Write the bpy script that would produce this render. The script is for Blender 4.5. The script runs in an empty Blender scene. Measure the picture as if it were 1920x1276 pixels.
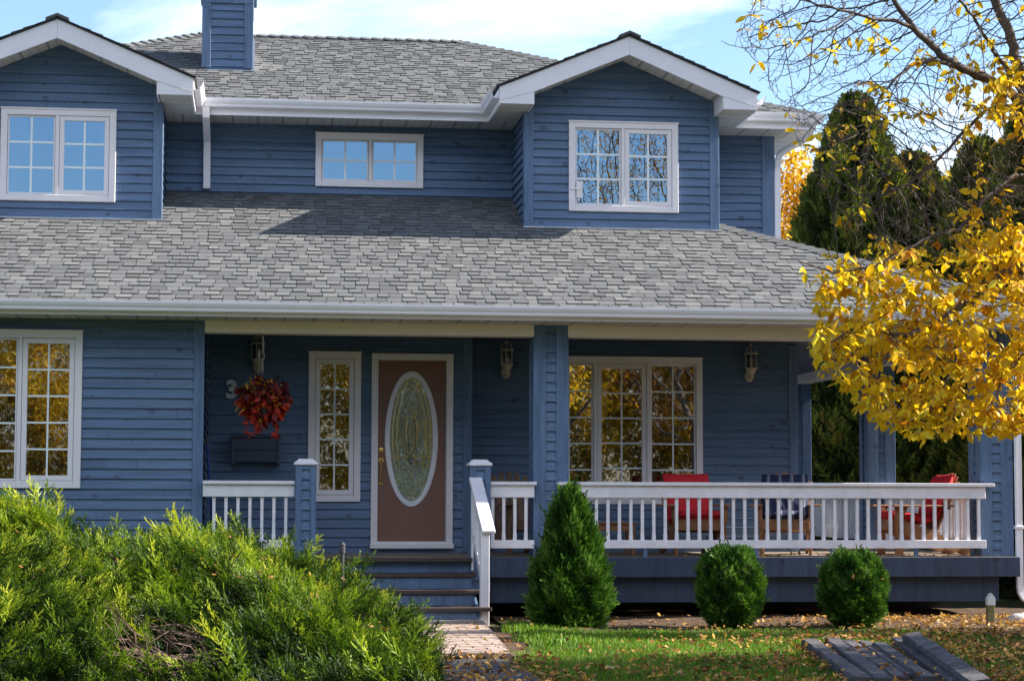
import bpy, math, random
import numpy as np
from mathutils import Vector, Matrix, Quaternion
random.seed(7); RNG = np.random.default_rng(11)
SC = bpy.context.scene; COL = SC.collection
rad = math.radians

# ------------------------------------------------------------------ camera model
F, CX, CY, CZ = 3900., 960., 638., 1.24
PSI = math.atan(485 / F); TH = math.atan(300.3 / F); ROLL = .0026
fw = Vector((math.sin(PSI) * math.cos(TH), math.cos(PSI) * math.cos(TH), math.sin(TH)))
r0 = Vector((math.cos(PSI), -math.sin(PSI), 0)); u0 = r0.cross(fw)
cr = r0 * math.cos(ROLL) + u0 * math.sin(ROLL); cu = -r0 * math.sin(ROLL) + u0 * math.cos(ROLL)
def at(x, y, Y):
    d = fw + cr * ((x - CX) / F) - cu * ((y - CY) / F)
    return Vector((0, 0, CZ)) + d * (Y / d.y)
cam = bpy.data.cameras.new('camera'); co = bpy.data.objects.new('camera', cam); COL.objects.link(co)
cam.sensor_width = 36; cam.lens = 36 * F / 1920; cam.clip_end = 2000; cam.clip_start = .1
M = Matrix((cr, cu, -fw)).transposed().to_4x4(); M.translation = (0, 0, CZ); co.matrix_world = M
SC.camera = co

# ------------------------------------------------------------------ materials
def nt(name):
    m = bpy.data.materials.new(name); m.use_nodes = True
    t = m.node_tree; t.nodes.clear()
    out = t.nodes.new('ShaderNodeOutputMaterial')
    return m, t, out
class G:
    """tiny node-graph helper"""
    def __init__(s, t): s.t = t
    def n(s, typ, **kw):
        n = s.t.nodes.new(typ)
        for k, v in kw.items(): setattr(n, k, v)
        return n
    def put(s, sock, v):
        if v is None: return
        if hasattr(v, 'is_output') or isinstance(v, bpy.types.NodeSocket): s.t.links.new(v, sock)
        else:
            if isinstance(v, tuple) and len(v) == 3 and sock.type == 'RGBA': v = v + (1,)
            sock.default_value = v
    def math(s, op, a, b=None, c=None, clamp=False):
        n = s.n('ShaderNodeMath', operation=op, use_clamp=clamp)
        s.put(n.inputs[0], a); s.put(n.inputs[1], b); s.put(n.inputs[2], c)
        return n.outputs[0]
    def vmath(s, op, a, b=None):
        n = s.n('ShaderNodeVectorMath', operation=op); s.put(n.inputs[0], a); s.put(n.inputs[1], b); return n.outputs[0]
    def mix(s, f, a, b, typ='MIX'):
        n = s.n('ShaderNodeMix', data_type='RGBA', blend_type=typ)
        s.put(n.inputs[0], f); s.put(n.inputs[6], a); s.put(n.inputs[7], b); return n.outputs[2]
    def noise(s, vec, scale, detail=3, rough=.5, dist=0):
        n = s.n('ShaderNodeTexNoise'); s.put(n.inputs['Vector'], vec)
        n.inputs['Scale'].default_value = scale; n.inputs['Detail'].default_value = detail
        n.inputs['Roughness'].default_value = rough; n.inputs['Distortion'].default_value = dist
        return n.outputs[0]
    def ramp(s, f, stops):
        n = s.n('ShaderNodeValToRGB'); s.put(n.inputs[0], f); e = n.color_ramp.elements
        while len(e) < len(stops): e.new(.5)
        for i, (p, c) in enumerate(stops):
            e[i].position = p; e[i].color = c if len(c) == 4 else tuple(c) + (1,)
        return n.outputs[0]
    def pos(s, scale=(1, 1, 1)):
        g = s.n('ShaderNodeNewGeometry')
        m = s.n('ShaderNodeMapping'); s.put(m.inputs[0], g.outputs['Position']); m.inputs['Scale'].default_value = scale
        return m.outputs[0]
    def attr(s, name):
        return s.n('ShaderNodeAttribute', attribute_name=name)
    def bump(s, h, strength=.3, dist=.01):
        n = s.n('ShaderNodeBump'); n.inputs['Strength'].default_value = strength; n.inputs['Distance'].default_value = dist
        s.put(n.inputs['Height'], h); return n.outputs[0]
    def pbr(s, col, rough=.5, normal=None, metal=0, spec=.5, **kw):
        n = s.n('ShaderNodeBsdfPrincipled'); s.put(n.inputs['Base Color'], col); s.put(n.inputs['Roughness'], rough)
        s.put(n.inputs['Metallic'], metal); n.inputs['Specular IOR Level'].default_value = spec
        if normal is not None: s.put(n.inputs['Normal'], normal)
        return n.outputs[0]
MATS = {}
def simple(name, col, rough=.6, var=.12, scale=8, bump=.15, metal=0, stretch=(1, 1, 1), spec=.4):
    m, t, out = nt(name); g = G(t)
    p = g.pos(stretch); f = g.noise(p, scale, 4, .6); f2 = g.noise(p, scale * 9, 3, .6)
    v = g.math('ADD', g.math('MULTIPLY', f, .6), g.math('MULTIPLY', f2, .4))
    a = tuple(c * (1 - var * 1.6) for c in col); b = tuple(min(1, c * (1 + var * 1.6)) for c in col)
    c = g.ramp(v, [(.3, a), (.7, b)])
    t.links.new(g.pbr(c, rough, g.bump(v, bump, .01), metal, spec), out.inputs[0]); MATS[name] = m; return m
def siding_mat(name, col, axis):
    """painted lapped cedar: streaks along the boards, knots, one tone per board"""
    m, t, out = nt(name); g = G(t)
    st = (.35, .35, 7.) if axis == 'h' else (6., 6., .4)
    p = g.pos(st); grain = g.noise(p, 3.2, 6, .7); blot = g.noise(g.pos((.8, .8, 1.4)), 1.6, 4, .6)
    fine = g.noise(g.pos((2.5, 2.5, 60) if axis == 'h' else (60, 60, 2)), 2.2, 3, .6)
    sep = g.n('ShaderNodeSeparateXYZ'); g.put(sep.inputs[0], g.n('ShaderNodeNewGeometry').outputs['Position'])
    board = g.math('FLOOR', g.math('DIVIDE', sep.outputs[2], .104))
    seg = g.math('FLOOR', g.math('ADD', g.math('DIVIDE', sep.outputs[0], 2.7), g.math('MULTIPLY', board, .37)))
    cmb = g.n('ShaderNodeCombineXYZ'); g.put(cmb.inputs[0], board); g.put(cmb.inputs[1], seg)
    wn = g.n('ShaderNodeTexWhiteNoise', noise_dimensions='2D'); g.put(wn.inputs[0], cmb.outputs[0])
    c0 = g.ramp(grain, [(.30, tuple(c * .60 for c in col)), (.5, col), (.70, tuple(min(1, c * 1.34) for c in col))])
    c1 = g.mix(g.math('MULTIPLY', blot, .35), c0, tuple(c * .72 for c in col))
    c2 = g.mix(g.math('MULTIPLY', wn.outputs[0], .30 if axis == 'h' else .05), c1, (col[0] * 1.4, col[1] * 1.32, col[2] * 1.2))
    # knots and short dark checks
    uu = g.math('ADD', sep.outputs[0], g.math('MULTIPLY', sep.outputs[1], .73)); kc = g.n('ShaderNodeCombineXYZ')
    g.put(kc.inputs[0], g.math('ADD', uu, g.math('MULTIPLY', g.noise(g.pos(), 14, 2, .5), .06))); g.put(kc.inputs[1], g.math('MULTIPLY', sep.outputs[2], 1.35))
    vo = g.n('ShaderNodeTexVoronoi', voronoi_dimensions='2D'); g.put(vo.inputs['Vector'], kc.outputs[0]); vo.inputs['Scale'].default_value = 3.4
    vo2 = g.n('ShaderNodeSeparateColor'); g.put(vo2.inputs[0], vo.outputs['Color'])
    k = g.math('MULTIPLY', g.math('LESS_THAN', vo.outputs['Distance'], g.math('MULTIPLY', g.math('POWER', vo2.outputs[1], 1.5), .15)), g.math('GREATER_THAN', vo2.outputs[0], .42))
    ring = g.math('MULTIPLY', k, g.math('ADD', .48, g.math('MULTIPLY', g.math('SINE', g.math('MULTIPLY', vo.outputs['Distance'], 160.)), .3)))
    c3 = g.mix(ring, c2, tuple(c * .25 for c in col))
    chk = g.math('GREATER_THAN', g.noise(g.pos((2.2, 2.2, 45) if axis == 'h' else (45, 45, 2)), 2.6, 3, .55), .635)
    c3 = g.mix(g.math('MULTIPLY', chk, .45), c3, tuple(c * .35 for c in col))
    if axis == 'h':
        jt = g.math('LESS_THAN', g.math('FRACT', g.math('ADD', g.math('DIVIDE', uu, 2.7), g.math('MULTIPLY', board, .37))), .0016); c3 = g.mix(g.math('MULTIPLY', jt, .8), c3, tuple(c * .15 for c in col))
    h = g.math('ADD', g.math('MULTIPLY', grain, .6), g.math('MULTIPLY', fine, .5))
    t.links.new(g.pbr(c3, .55, g.bump(h, .35, .006), 0, .35), out.inputs[0]); MATS[name] = m; return m
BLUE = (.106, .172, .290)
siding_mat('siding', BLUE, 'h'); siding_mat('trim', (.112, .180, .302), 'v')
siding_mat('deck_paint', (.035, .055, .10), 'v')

simple('white', (.86, .84, .88), .42, .035, 3, .04); simple('white_wood', (.82, .80, .84), .5, .10, 5, .2)
simple('window_vinyl', (.84, .80, .82), .4, .03, 4, .03)
simple('cream', (.84, .76, .68), .5, .05, 3, .06, stretch=(1, 1, 6))
simple('decking', (.24, .19, .15), .7, .22, 5, .3, stretch=(6, 1, 1)); simple('tread', (.065, .045, .042), .6, .3, 6, .3, stretch=(1, 6, 6))
simple('door_brown', (.23, .115, .085), .5, .06, 5, .05); simple('weather_strip', (.30, .27, .26), .6, .1)
simple('brass', (.75, .52, .18), .28, .1, 20, .1, 1); simple('iron', (.06, .06, .07), .5, .2); simple('steel', (.6, .6, .62), .35, .1, 10, .1, 1)
simple('chair_wood', (.36, .17, .075), .6, .18, 6, .2, stretch=(1, 1, 1)); simple('dark_chair', (.17, .10, .06), .6, .2, 6, .2)
simple('red_cloth', (.58, .018, .028), .8, .12, 9, .5); simple('lamp_paint', (.50, .45, .38), .5, .12, 20, .1)
simple('timber_mat', (.078, .074, .08), .85, .6, 9, 1.0, stretch=(.5, .5, 2.5)); simple('stake_wood', (.17, .15, .06), .8, .3, 20, .4)
simple('bark', (.105, .082, .07), .9, .4, 18, 1.0, stretch=(1, 1, .4)); simple('twig', (.13, .085, .065), .85, .3, 30, .4)
simple('rock', (.55, .52, .5), .85, .2, 12, .6); simple('number_paint', (.62, .66, .68), .5, .05); simple('blue_plastic', (.015, .05, .22), .4, .1)
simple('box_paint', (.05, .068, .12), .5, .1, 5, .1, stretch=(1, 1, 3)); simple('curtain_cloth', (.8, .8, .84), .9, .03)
simple('lining', (.045, .05, .06), .9, .2); simple('foundation_dark', (.03, .03, .032), .9, .3); simple('fan_brown', (.30, .16, .08), .8, .2)
simple('concrete', (.075, .075, .085), .85, .2, 5, .4); simple('grille_paint', (.84, .90, .92), .5, .03, 6, .02)

def soffit_mat(name, axis, col=(.60, .58, .54)):
    m, t, out = nt(name); g = G(t)
    sep = g.n('ShaderNodeSeparateXYZ'); g.put(sep.inputs[0], g.n('ShaderNodeNewGeometry').outputs['Position'])
    x = sep.outputs[axis]; a = g.math('FRACT', g.math('DIVIDE', x, .1)); b = g.math('FRACT', g.math('DIVIDE', x, .3))
    l1 = g.math('LESS_THAN', a, .16); l2 = g.math('LESS_THAN', b, .09)
    dots = g.math('GREATER_THAN', g.math('SINE', g.math('MULTIPLY', sep.outputs[1 - axis], 330.)), .2)
    c = g.mix(g.math('MULTIPLY', l1, .35), col, tuple(k * .45 for k in col))
    c = g.mix(g.math('MULTIPLY', l2, .6), c, tuple(k * .3 for k in col)); c = g.mix(g.math('MULTIPLY', dots, .12), c, tuple(k * .4 for k in col))
    h = g.math('SUBTRACT', 1., g.math('ADD', g.math('MULTIPLY', l1, .5), l2))
    t.links.new(g.pbr(c, .6, g.bump(h, .6, .01)), out.inputs[0]); MATS[name] = m
soffit_mat('soffit_x', 0); soffit_mat('soffit_y', 1)

def shingle_mat():
    m, t, out = nt('shingle'); g = G(t)
    a = g.attr('rnd').outputs['Fac']; p = g.pos()
    gran = g.noise(p, 260, 2, .7); big = g.noise(p, .9, 4, .6); mid = g.noise(p, 30, 4, .6)
    c = g.ramp(a, [(0, (.022, .024, .030)), (.3, (.080, .085, .096)), (.55, (.118, .124, .134)), (.8, (.16, .166, .168)), (1, (.22, .222, .212))])
    c = g.mix(.38, c, g.ramp(gran, [(.25, (.04, .042, .048)), (.5, (.145, .15, .155)), (.75, (.36, .36, .34))]), 'MIX')
    c = g.mix(g.math('MULTIPLY', big, .45), c, (.09, .095, .10)); c = g.mix(g.math('MULTIPLY', mid, .25), c, (.22, .215, .2))
    t.links.new(g.pbr(c, .93, g.bump(gran, .5, .004), 0, .2), out.inputs[0]); MATS['shingle'] = m
shingle_mat()

def glass_mat(name, refl=.42, tint=(.85, .9, 1.), wav=.004, scale=2.2, through=.5):
    m, t, out = nt(name); g = G(t)
    n = g.noise(g.pos(), scale, 2, .5); nb = g.bump(n, .6, wav)
    gl = g.n('ShaderNodeBsdfGlossy'); gl.inputs['Roughness'].default_value = .012 if name == 'glass' else 0.; g.put(gl.inputs[0], tint); g.put(gl.inputs['Normal'], nb)
    tr = g.n('ShaderNodeBsdfTransparent'); g.put(tr.inputs[0], (through, through * 1.02, through * 1.04))
    fr = g.n('ShaderNodeFresnel'); fr.inputs[0].default_value = 1.5
    f = g.math('ADD', g.math('MULTIPLY', fr.outputs[0], 1.), refl - .04, clamp=True)
    mx = g.n('ShaderNodeMixShader'); g.put(mx.inputs[0], f); g.put(mx.inputs[1], tr.outputs[0]); g.put(mx.inputs[2], gl.outputs[0])
    t.links.new(mx.outputs[0], out.inputs[0]); MATS[name] = m
glass_mat('glass', .48, (1., 1., 1.), .0007, 3.); glass_mat('glass_upper', .76, (.58, .82, 1.), .0002, 2, .9)
glass_mat('lamp_glass', .12, (1, 1, 1), .002, 20, .6)
def leaded():
    m, t, out = nt('leaded_glass'); g = G(t)
    n = g.noise(g.pos((1, 1, .45)), 13, 3, .6); nb = g.bump(n, .55, .008)
    gl = g.n('ShaderNodeBsdfGlossy'); gl.inputs['Roughness'].default_value = .03; g.put(gl.inputs[0], (.62, .80, .92)); g.put(gl.inputs['Normal'], nb)
    d = g.n('ShaderNodeBsdfDiffuse'); g.put(d.inputs[0], g.ramp(n, [(.3, (.03, .05, .06)), (.7, (.22, .30, .34))]))
    mx = g.n('ShaderNodeMixShader'); mx.inputs[0].default_value = .5; g.put(mx.inputs[1], d.outputs[0]); g.put(mx.inputs[2], gl.outputs[0])
    t.links.new(mx.outputs[0], out.inputs[0]); MATS['leaded_glass'] = m
leaded()

def leaf_mat(name, stops, trans=.35, rough=.5, trans_gain=1.3, spot=None):
    """foliage: tone per leaf from the point attribute rnd, some light passes through"""
    m, t, out = nt(name); g = G(t)
    c = g.ramp(g.attr('rnd').outputs['Fac'], stops)
    n = g.noise(g.pos(), 40, 3, .6); c = g.mix(g.math('MULTIPLY', n, .35), c, g.mix(1., c, (.45, .4, .35), 'MULTIPLY'))
    if spot: c = g.mix(g.math('GREATER_THAN', g.noise(g.pos(), 70, 2, .5), .66), c, spot)
    b = g.pbr(c, rough, None, 0, .25)
    tr = g.n('ShaderNodeBsdfTranslucent'); g.put(tr.inputs[0], g.mix(1., c, (trans_gain, trans_gain, trans_gain * .6), 'MULTIPLY'))
    mx = g.n('ShaderNodeMixShader'); mx.inputs[0].default_value = trans; g.put(mx.inputs[1], b); g.put(mx.inputs[2], tr.outputs[0])
    t.links.new(mx.outputs[0], out.inputs[0]); MATS[name] = m
leaf_mat('yellow_leaf', [(0, (.40, .14, .02)), (.14, (.56, .27, .02)), (.42, (.74, .47, .016)), (.75, (.85, .61, .025)), (1, (.74, .64, .06))], .42, .45)
leaf_mat('birch_leaf', [(0, (.55, .28, .02)), (.5, (.8, .5, .03)), (1, (.85, .62, .08))], .4)
leaf_mat('far_leaf', [(0, (.10, .11, .015)), (.35, (.32, .20, .015)), (.7, (.58, .34, .015)), (1, (.45, .40, .04))], .35)
leaf_mat('rust_leaf', [(0, (.16, .06, .02)), (.5, (.45, .16, .03)), (1, (.6, .33, .05))], .35)
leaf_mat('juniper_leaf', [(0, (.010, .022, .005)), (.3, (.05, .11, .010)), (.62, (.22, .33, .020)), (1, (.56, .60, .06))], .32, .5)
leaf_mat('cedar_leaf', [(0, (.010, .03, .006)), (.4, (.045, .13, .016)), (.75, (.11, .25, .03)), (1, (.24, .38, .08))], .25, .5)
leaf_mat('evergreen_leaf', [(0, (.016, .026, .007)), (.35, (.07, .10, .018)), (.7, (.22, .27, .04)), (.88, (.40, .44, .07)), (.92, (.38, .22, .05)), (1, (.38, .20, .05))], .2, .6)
leaf_mat('grass_blade', [(0, (.06, .12, .012)), (.5, (.13, .27, .02)), (.85, (.22, .38, .035)), (1, (.36, .38, .10))], .3, .6)
leaf_mat('litter_leaf', [(0, (.13, .05, .02)), (.3, (.34, .15, .04)), (.55, (.55, .30, .10)), (.75, (.68, .40, .05)), (.9, (.60, .45, .24)), (1, (.75, .55, .08))], .2, .6)
leaf_mat('red_leaf', [(0, (.06, .012, .02)), (.25, (.16, .02, .015)), (.5, (.42, .03, .015)), (.8, (.60, .055, .02)), (.82, (.45, .22, .02)), (1, (.6, .33, .03))], .25, .5)

def ground_mat():
    m, t, out = nt('ground_mat'); g = G(t); p = g.pos()
    n = g.noise(p, 3, 6, .65); n2 = g.noise(p, 60, 4, .6)
    v = g.math('ADD', g.math('MULTIPLY', n, .6), g.math('MULTIPLY', n2, .4))
    c = g.ramp(v, [(.3, (.02, .025, .010)), (.5, (.045, .055, .020)), (.75, (.085, .08, .04))])
    t.links.new(g.pbr(c, .95, g.bump(v, .8, .03), 0, .1), out.inputs[0]); MATS['ground_mat'] = m
    m, t, out = nt('soil'); g = G(t); p = g.pos()
    n = g.noise(p, 6, 6, .65); n2 = g.noise(p, 90, 4, .7); v = g.math('ADD', g.math('MULTIPLY', n, .5), g.math('MULTIPLY', n2, .5))
    c = g.ramp(v, [(.3, (.045, .030, .022)), (.5, (.12, .08, .055)), (.72, (.27, .20, .145))])
    t.links.new(g.pbr(c, .95, g.bump(v, 1., .03), 0, .1), out.inputs[0]); MATS['soil'] = m
    m, t, out = nt('asphalt'); g = G(t); p = g.pos(); n2 = g.noise(p, 60, 4, .7)
    t.links.new(g.pbr(g.ramp(n2, [(.3, (.03, .03, .032)), (.7, (.08, .08, .08))]), .9, g.bump(n2, .5, .01)), out.inputs[0]); MATS['asphalt'] = m
    m, t, out = nt('paver'); g = G(t); p = g.pos(); a = g.attr('rnd').outputs['Fac']
    n = g.noise(p, 8, 5, .6); n2 = g.noise(p, 120, 3, .6)
    c = g.ramp(a, [(0, (.30, .21, .165)), (.5, (.40, .29, .23)), (1, (.47, .37, .31))])
    c = g.mix(g.math('MULTIPLY', n, .4), c, (.26, .2, .17)); c = g.mix(g.math('MULTIPLY', n2, .2), c, (.55, .5, .45))
    t.links.new(g.pbr(c, .9, g.bump(n2, .5, .004), 0, .2), out.inputs[0]); MATS['paver'] = m
    m, t, out = nt('striped_cloth'); g = G(t)
    uv = g.n('ShaderNodeUVMap'); sp = g.n('ShaderNodeSeparateXYZ'); g.put(sp.inputs[0], uv.outputs[0])
    f = g.math('FRACT', g.math('MULTIPLY', sp.outputs[0], 4.))
    c = g.ramp(f, [(0, (.015, .02, .06)), (.45, (.015, .02, .06)), (.46, (.10, .13, .22)), (.62, (.10, .13, .22)), (.63, (.28, .27, .28)), (.70, (.28, .27, .28)), (.71, (.03, .04, .10)), (1, (.015, .02, .06))])
    t.links.new(g.pbr(c, .85), out.inputs[0]); MATS['striped_cloth'] = m
ground_mat()

# ------------------------------------------------------------------ mesh helpers
WORLD = {}
def world_children(o):
    WORLD[o.name] = Matrix.Translation(-Vector(o.location)); return o
def finish(name, me, mat=None, parent=None, smooth=False, loc=None):
    if mat: me.materials.append(MATS[mat])
    o = bpy.data.objects.new(name, me); COL.objects.link(o)
    if parent:
        o.parent = parent
        if parent.name in WORLD: o.matrix_parent_inverse = WORLD[parent.name]
    if loc is not None: o.location = loc
    if smooth: me.polygons.foreach_set('use_smooth', [True] * len(me.polygons))
    return o
def np_obj(name, V, Fc, mat, parent=None, rnd=None, smooth=False):
    """V (n,3), Fc (m,k); rnd: one value per face"""
    V = np.asarray(V, np.float32); Fc = np.asarray(Fc, np.int32); k = Fc.shape[1]
    me = bpy.data.meshes.new(name); me.vertices.add(len(V)); me.vertices.foreach_set('co', V.ravel())
    me.loops.add(Fc.size); me.loops.foreach_set('vertex_index', Fc.ravel())
    me.polygons.add(len(Fc)); me.polygons.foreach_set('loop_start', np.arange(0, Fc.size, k, dtype=np.int32))
    me.update(calc_edges=True)
    if rnd is not None:
        a = me.attributes.new('rnd', 'FLOAT', 'FACE'); a.data.foreach_set('value', np.asarray(rnd, np.float32))
    return finish(name, me, mat, parent, smooth)
class MB:
    def __init__(s): s.v = []; s.f = []; s.r = []
    def poly(s, pts, r=.5):
        b = len(s.v); s.v += [tuple(p) for p in pts]; s.f.append(tuple(range(b, b + len(pts)))); s.r.append(r); return s
    def box(s, x0, x1, y0, y1, z0, z1, rot=None, bev=0, r=.5):
        if x0 > x1: x0, x1 = x1, x0
        if y0 > y1: y0, y1 = y1, y0
        if z0 > z1: z0, z1 = z1, z0
        b = len(s.v)
        if bev and min(x1 - x0, y1 - y0, z1 - z0) > 2.2 * bev:
            P = []
            for x, sx in ((x0, 1), (x1, -1)):
                for y, sy in ((y0, 1), (y1, -1)):
                    for z, sz in ((z0, 1), (z1, -1)):
                        P += [(x, y + sy * bev, z + sz * bev), (x + sx * bev, y, z + sz * bev), (x + sx * bev, y + sy * bev, z)]
            i = lambda a, c, d, k: ((a * 2 + c) * 2 + d) * 3 + k
            Fs = [(i(0,0,0,0), i(0,0,1,0), i(0,1,1,0), i(0,1,0,0)), (i(1,0,0,0), i(1,1,0,0), i(1,1,1,0), i(1,0,1,0)),
                  (i(0,0,0,1), i(1,0,0,1), i(1,0,1,1), i(0,0,1,1)), (i(0,1,0,1), i(0,1,1,1), i(1,1,1,1), i(1,1,0,1)),
                  (i(0,0,0,2), i(0,1,0,2), i(1,1,0,2), i(1,0,0,2)), (i(0,0,1,2), i(1,0,1,2), i(1,1,1,2), i(0,1,1,2))]
            for a in (0, 1):
                for c in (0, 1): Fs.append((i(a,c,0,0), i(a,c,1,0), i(a,c,1,1), i(a,c,0,1)))
                for d in (0, 1): Fs.append((i(a,0,d,0), i(a,1,d,0), i(a,1,d,2), i(a,0,d,2)))
            for c in (0, 1):
                for d in (0, 1): Fs.append((i(0,c,d,1), i(1,c,d,1), i(1,c,d,2), i(0,c,d,2)))
            for a in (0, 1):
                for c in (0, 1):
                    for d in (0, 1): Fs.append((i(a,c,d,0), i(a,c,d,1), i(a,c,d,2)))
        else:
            P = [(x, y, z) for x in (x0, x1) for y in (y0, y1) for z in (z0, z1)]
            Fs = [(0, 1, 3, 2), (4, 6, 7, 5), (0, 4, 5, 1), (2, 3, 7, 6), (0, 2, 6, 4), (1, 5, 7, 3)]
        if rot is not None: P = [tuple(rot @ Vector(p)) for p in P]
        s.v += P; s.f += [tuple(b + q for q in f) for f in Fs]; s.r += [r] * len(Fs); return s
    def bar(s, a, b, w, h, up=(0, 0, 1), r=.5, bev=0):
        a = Vector(a); b = Vector(b); d = b - a; L = d.length; d.normalize(); up = Vector(up)
        x = d.cross(up); 
        if x.length < 1e-4: x = d.cross(Vector((0, 1, 0)))
        x.normalize(); z = x.cross(d)
        R = Matrix((x, d, z)).transposed().to_4x4(); R.translation = a
        return s.box(-w / 2, w / 2, 0, L, -h / 2, h / 2, R, bev, r)
    def tube(s, pts, rads, n=8, cap=True, r=.5):
        pts = [Vector(p) for p in pts]
        if not hasattr(rads, '__len__'): rads = [rads] * len(pts)
        b = len(s.v); prev = None
        for i, p in enumerate(pts):
            d = (pts[min(i + 1, len(pts) - 1)] - pts[max(i - 1, 0)]).normalized()
            if prev is None:
                x = d.orthogonal().normalized()
            else:
                x = prev - d * prev.dot(d)
                x = x.normalized() if x.length > 1e-5 else d.orthogonal().normalized()
            prev = x; y = d.cross(x)
            for k in range(n):
                a = 2 * math.pi * k / n; s.v.append(tuple(p + (x * math.cos(a) + y * math.sin(a)) * rads[i]))
        for i in range(len(pts) - 1):
            for k in range(n):
                s.f.append((b + i * n + k, b + i * n + (k + 1) % n, b + (i + 1) * n + (k + 1) % n, b + (i + 1) * n + k)); s.r.append(r)
        if cap:
            s.f.append(tuple(b + k for k in range(n))[::-1]); s.f.append(tuple(b + (len(pts) - 1) * n + k for k in range(n))); s.r += [r, r]
        return s
    def prism(s, pts, off, r=.5):
        """closed outline extruded by the vector off"""
        b = len(s.v); n = len(pts); off = Vector(off)
        s.v += [tuple(p) for p in pts] + [tuple(Vector(p) + off) for p in pts]
        s.f.append(tuple(b + i for i in range(n))); s.f.append(tuple(b + n + i for i in range(n))[::-1]); s.r += [r, r]
        for i in range(n): s.f.append((b + i, b + n + i, b + n + (i + 1) % n, b + (i + 1) % n)); s.r.append(r)
        return s
    def lathe(s, prof, c, n=16, axis='z', r=.5):
        b = len(s.v)
        for (q, h) in prof:
            for k in range(n):
                a = 2 * math.pi * k / n
                p = (q * math.cos(a), q * math.sin(a), h) if axis == 'z' else (q * math.cos(a), h, q * math.sin(a))
                s.v.append((p[0] + c[0], p[1] + c[1], p[2] + c[2]))
        for i in range(len(prof) - 1):
            for k in range(n): s.f.append((b + i * n + k, b + i * n + (k + 1) % n, b + (i + 1) * n + (k + 1) % n, b + (i + 1) * n + k)); s.r.append(r)
        s.f.append(tuple(b + k for k in range(n))[::-1]); s.f.append(tuple(b + (len(prof) - 1) * n + k for k in range(n))); s.r += [r, r]
        return s
    def sweep(s, prof, path, closed=True, r=.5):
        """prof: (outward, z) outline; path: plan points; outward is to the right of travel"""
        P = [Vector((p[0], p[1])) for p in path]; n = len(prof); b = len(s.v)
        for i, p in enumerate(P):
            d0 = (P[i] - P[i - 1]).normalized() if i > 0 else None
            d1 = (P[i + 1] - P[i]).normalized() if i < len(P) - 1 else None
            if d0 is None: d0 = d1
            if d1 is None: d1 = d0
            n0 = Vector((d0.y, -d0.x)); n1 = Vector((d1.y, -d1.x)); m = (n0 + n1).normalized(); m = m / max(.2, m.dot(n0))
            for (o, z) in prof: s.v.append((p.x + m.x * o, p.y + m.y * o, z))
        for i in range(len(P) - 1):
            for k in range(n if closed else n - 1):
                s.f.append((b + i * n + k, b + i * n + (k + 1) % n, b + (i + 1) * n + (k + 1) % n, b + (i + 1) * n + k)); s.r.append(r)
        if closed:
            s.f.append(tuple(b + k for k in range(n))); s.f.append(tuple(b + (len(P) - 1) * n + k for k in range(n))[::-1]); s.r += [r, r]
        return s
    def build(s, name, mat, parent=None, smooth=False, loc=None):
        me = bpy.data.meshes.new(name); me.from_pydata(s.v, [], s.f); 
        a = me.attributes.new('rnd', 'FLOAT', 'FACE'); a.data.foreach_set('value', s.r)
        import bmesh
        bm = bmesh.new(); bm.from_mesh(me); bmesh.ops.recalc_face_normals(bm, faces=bm.faces); bm.to_mesh(me); bm.free()
        return finish(name, me, mat, parent, smooth, loc)
def tag(o, label=None, cat=None, group=None, kind=None):
    for k, v in (('label', label), ('category', cat), ('group', group), ('kind', kind)):
        if v: o[k] = v
    return o
def empty(name, loc, rz=0, **kw):
    o = bpy.data.objects.new(name, None); COL.objects.link(o); o.location = loc; o.rotation_euler = (0, 0, rz); o.empty_display_size = .2
    return tag(o, **kw)
def copy_tree(o, parent=None):
    c = o.copy(); COL.objects.link(c); c.parent = parent
    for ch in [x for x in bpy.data.objects if x.parent == o]: copy_tree(ch, c)
    return c
def scatter(name, PV, PF, T, mat, parent=None, rnd=None, jitter=.08, frnd=None):
    """copies a small pattern (PV, PF) by the transforms T = (origins, 3x3 matrices) into ONE mesh"""
    O, R = T; n = len(O); PV = np.asarray(PV, np.float32); PF = np.asarray(PF, np.int32)
    V = np.einsum('nij,vj->nvi', R, PV) + O[:, None, :]
    Fc = PF[None] + (np.arange(n) * len(PV))[:, None, None]
    if rnd is None: rnd = RNG.random(n)
    rr = np.repeat(rnd, len(PF)) + (0 if frnd is None else np.tile(frnd, n)) + RNG.normal(0, jitter, n * len(PF))
    return np_obj(name, V.reshape(-1, 3), Fc.reshape(-1, PF.shape[1]), mat, parent, np.clip(rr, 0, 1))
def norm(a): return a / np.maximum(1e-9, np.linalg.norm(a, axis=-1, keepdims=True))
def frames(D, roll=None, scale=1.):
    """matrices whose local y follows D, local z roughly up, turned by roll, scaled"""
    D = norm(np.asarray(D, float)); n = len(D); up = np.tile([0, 0, 1.], (n, 1)) + RNG.normal(0, .05, (n, 3))
    X = norm(np.cross(D, up)); Z = np.cross(X, D)
    if roll is not None:
        c = np.cos(roll)[:, None]; s = np.sin(roll)[:, None]; X, Z = X * c + Z * s, -X * s + Z * c
    R = np.stack([X, D, Z], -1); sc = np.broadcast_to(np.asarray(scale, float), (n,))
    return R * sc[:, None, None]

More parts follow.
